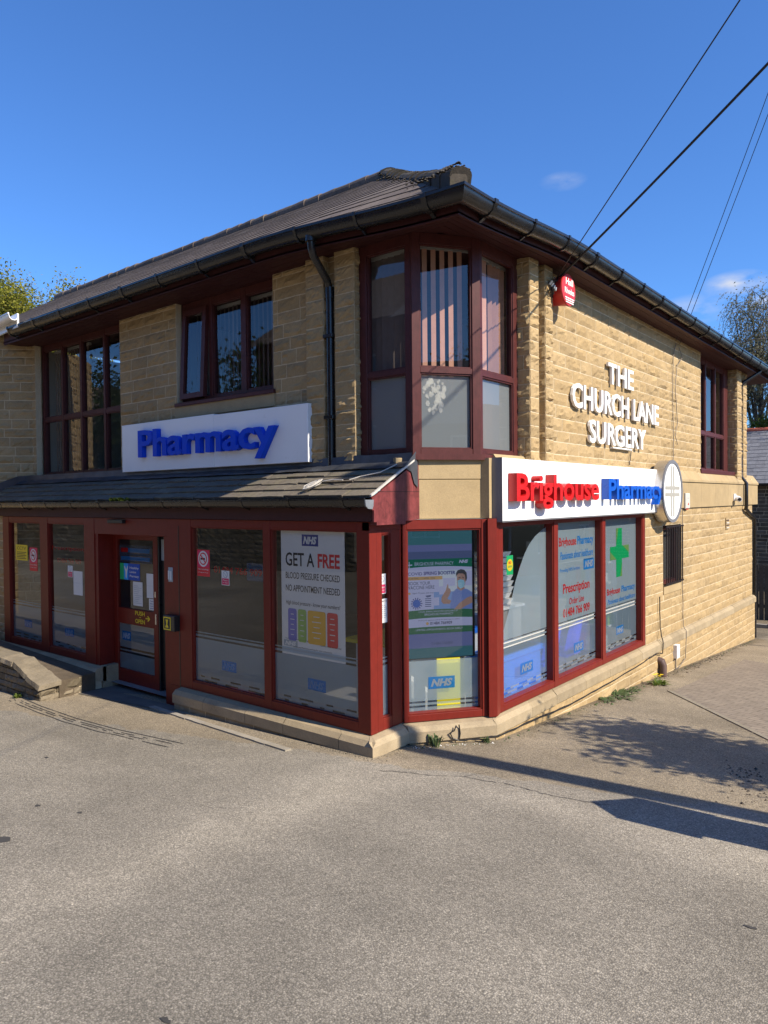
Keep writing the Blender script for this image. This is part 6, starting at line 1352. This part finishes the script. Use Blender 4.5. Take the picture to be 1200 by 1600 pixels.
# ------------------------------------------------------------------ across the road (seen in the glass)
def house(name, label, P0, U, L, D, h, pitch, wall, roofm, wins, seed, winmat='glass_upper'):
    fm = Fm(P0, U); gb = gz(*P0) - .6; t = thing(name, (P0[0], P0[1], gb), label, 'building'); holes = [(a, b, c + gb + .6, d + gb + .6) for a, b, c, d in wins]; mb = MB(); top = gb + .6 + h
    rs = [(0, L, gb, top)]
    for hh in holes: rs = [q for r in rs for q in rdiff(r, hh)]
    for a0, a1, b0, b1 in rs: mb.fb(fm, a0, a1, b0, b1, -.3, 0, wall)
    mb.fb(fm, 0, L, gb, top, -D, -.31, wall)
    for s_ in (0, L): mb.fprism(fm, [(s_ - .001, top), (s_ + .001, top)], -D, 0, wall) if False else None
    mb.build('wall', t); rz = top + D / 2 * tan(pitch)
    mb = MB(); E_ = .35
    pts = [fm.P(-E_, top - .15, E_), fm.P(L + E_, top - .15, E_), fm.P(L + E_, rz, -D / 2), fm.P(-E_, rz, -D / 2), fm.P(-E_, top - .15, -D - E_), fm.P(L + E_, top - .15, -D - E_)]
    mb.add(pts, [(0, 1, 2, 3), (3, 2, 5, 4)], roofm); mb.add([fm.P(0, top, 0), fm.P(0, rz - .1, -D / 2), fm.P(0, top, -D), fm.P(L, top, 0), fm.P(L, rz - .1, -D / 2), fm.P(L, top, -D)], [(0, 1, 2), (3, 5, 4)], wall); mb.build('roof', t)
    for a, b, c, d in holes:
        mb = MB(); q = .07
        for r in ((a, b, c, c + q), (a, b, d - q, d), (a, a + q, c + q, d - q), (b - q, b, c + q, d - q), ((a + b) / 2 - .03, (a + b) / 2 + .03, c + q, d - q)): mb.fb(fm, *r, -.2, -.1, 'white_plastic')
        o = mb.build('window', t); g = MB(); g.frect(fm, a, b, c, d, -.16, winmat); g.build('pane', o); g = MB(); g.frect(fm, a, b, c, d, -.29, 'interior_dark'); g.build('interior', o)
    return t
grid = lambda n, w_, s_, rows_: [(1.2 + i * s_, 1.2 + i * s_ + w_, z, z + 1.3) for i in range(n) for z in rows_]
house('stone_house', 'sandstone gabled house across the road west of the pharmacy', (-28, -17), (-.45, 1), 9, 7, 6.2, radians(35), 'sandstone', 'roof_tile', grid(3, 1.1, 2.6, (.9, 3.6)), 1)
house('brick_house', 'long three storey brick terrace across the road facing the shopfront', (8.5, -13.4), (-1, .0), 10.5, 8, 8.4, radians(36), 'brickwork', 'house_slate', grid(3, 1.0, 3.1, (.9, 3.6, 6.2)), 2)
house('brick_house', 'darker western half of the brick terrace across the road', (-2.2, -13.4), (-1, .0), 8.6, 8, 8.4, radians(36), 'brickwork', 'house_slate', grid(3, 1.0, 2.6, (.9, 3.6, 6.2)), 6)
house('brick_house', 'westernmost taller brick house of the terrace across the road', (-11.0, -13.6), (-1, .0), 8.0, 8, 8.8, radians(36), 'brickwork', 'roof_tile', grid(3, 1.0, 2.4, (.9, 3.6, 6.2)), 7)
house('white_flats', 'white rendered block of flats far along the road', (-36, -26), (-.5, 1), 14, 9, 8.5, radians(8), 'render_white', 'house_slate', grid(5, 1.3, 2.6, (.9, 3.6, 6.3)), 3)
house('slate_house', 'stone house with dark slate roof east of the corner', (18, 1.5), (-.15, -1), 9, 8, 5.0, radians(35), 'sandstone', 'house_slate', grid(3, 1.1, 2.6, (.9, 3.2)), 4)
house('terrace_house', 'stone terrace house beyond the yard to the north east', (10, 29), (.35, -1), 12, 8, 5.4, radians(35), 'sandstone', 'house_slate', grid(4, 1.1, 2.6, (.9, 3.2)), 5)
mb = MB(); RWm = Fm((-3.5, -11.2), (-1, .12)); stone_wall('', RWm, 0, 24, .2, 2.25, 0, [], None, 'grey_stone', 81, .03, .12, .3, .7, mb=mb, back=False); mb.fb(RWm, 0, 24, .2, 2.24, -.5, -.005, 'grey_stone'); mb.fb(RWm, 0, 24, 2.25, 2.38, -.5, .06, 'concrete')
solo(mb, 'retaining_wall', 'rough stone retaining wall across the road reflected in the shop windows', 'wall')
for k, x in enumerate((6.5, 9.5)):
    mb = MB(); c = Vector(RWm.P(x, 2.38, -.2)); mb.tube([c, c + Vector((0, 0, .42))], [.20, .30], 'off_white', 20); solo(mb, 'plant_pot', ('left', 'right')[k] + ' pale plant pot on top of the retaining wall across the road', 'plant pot')
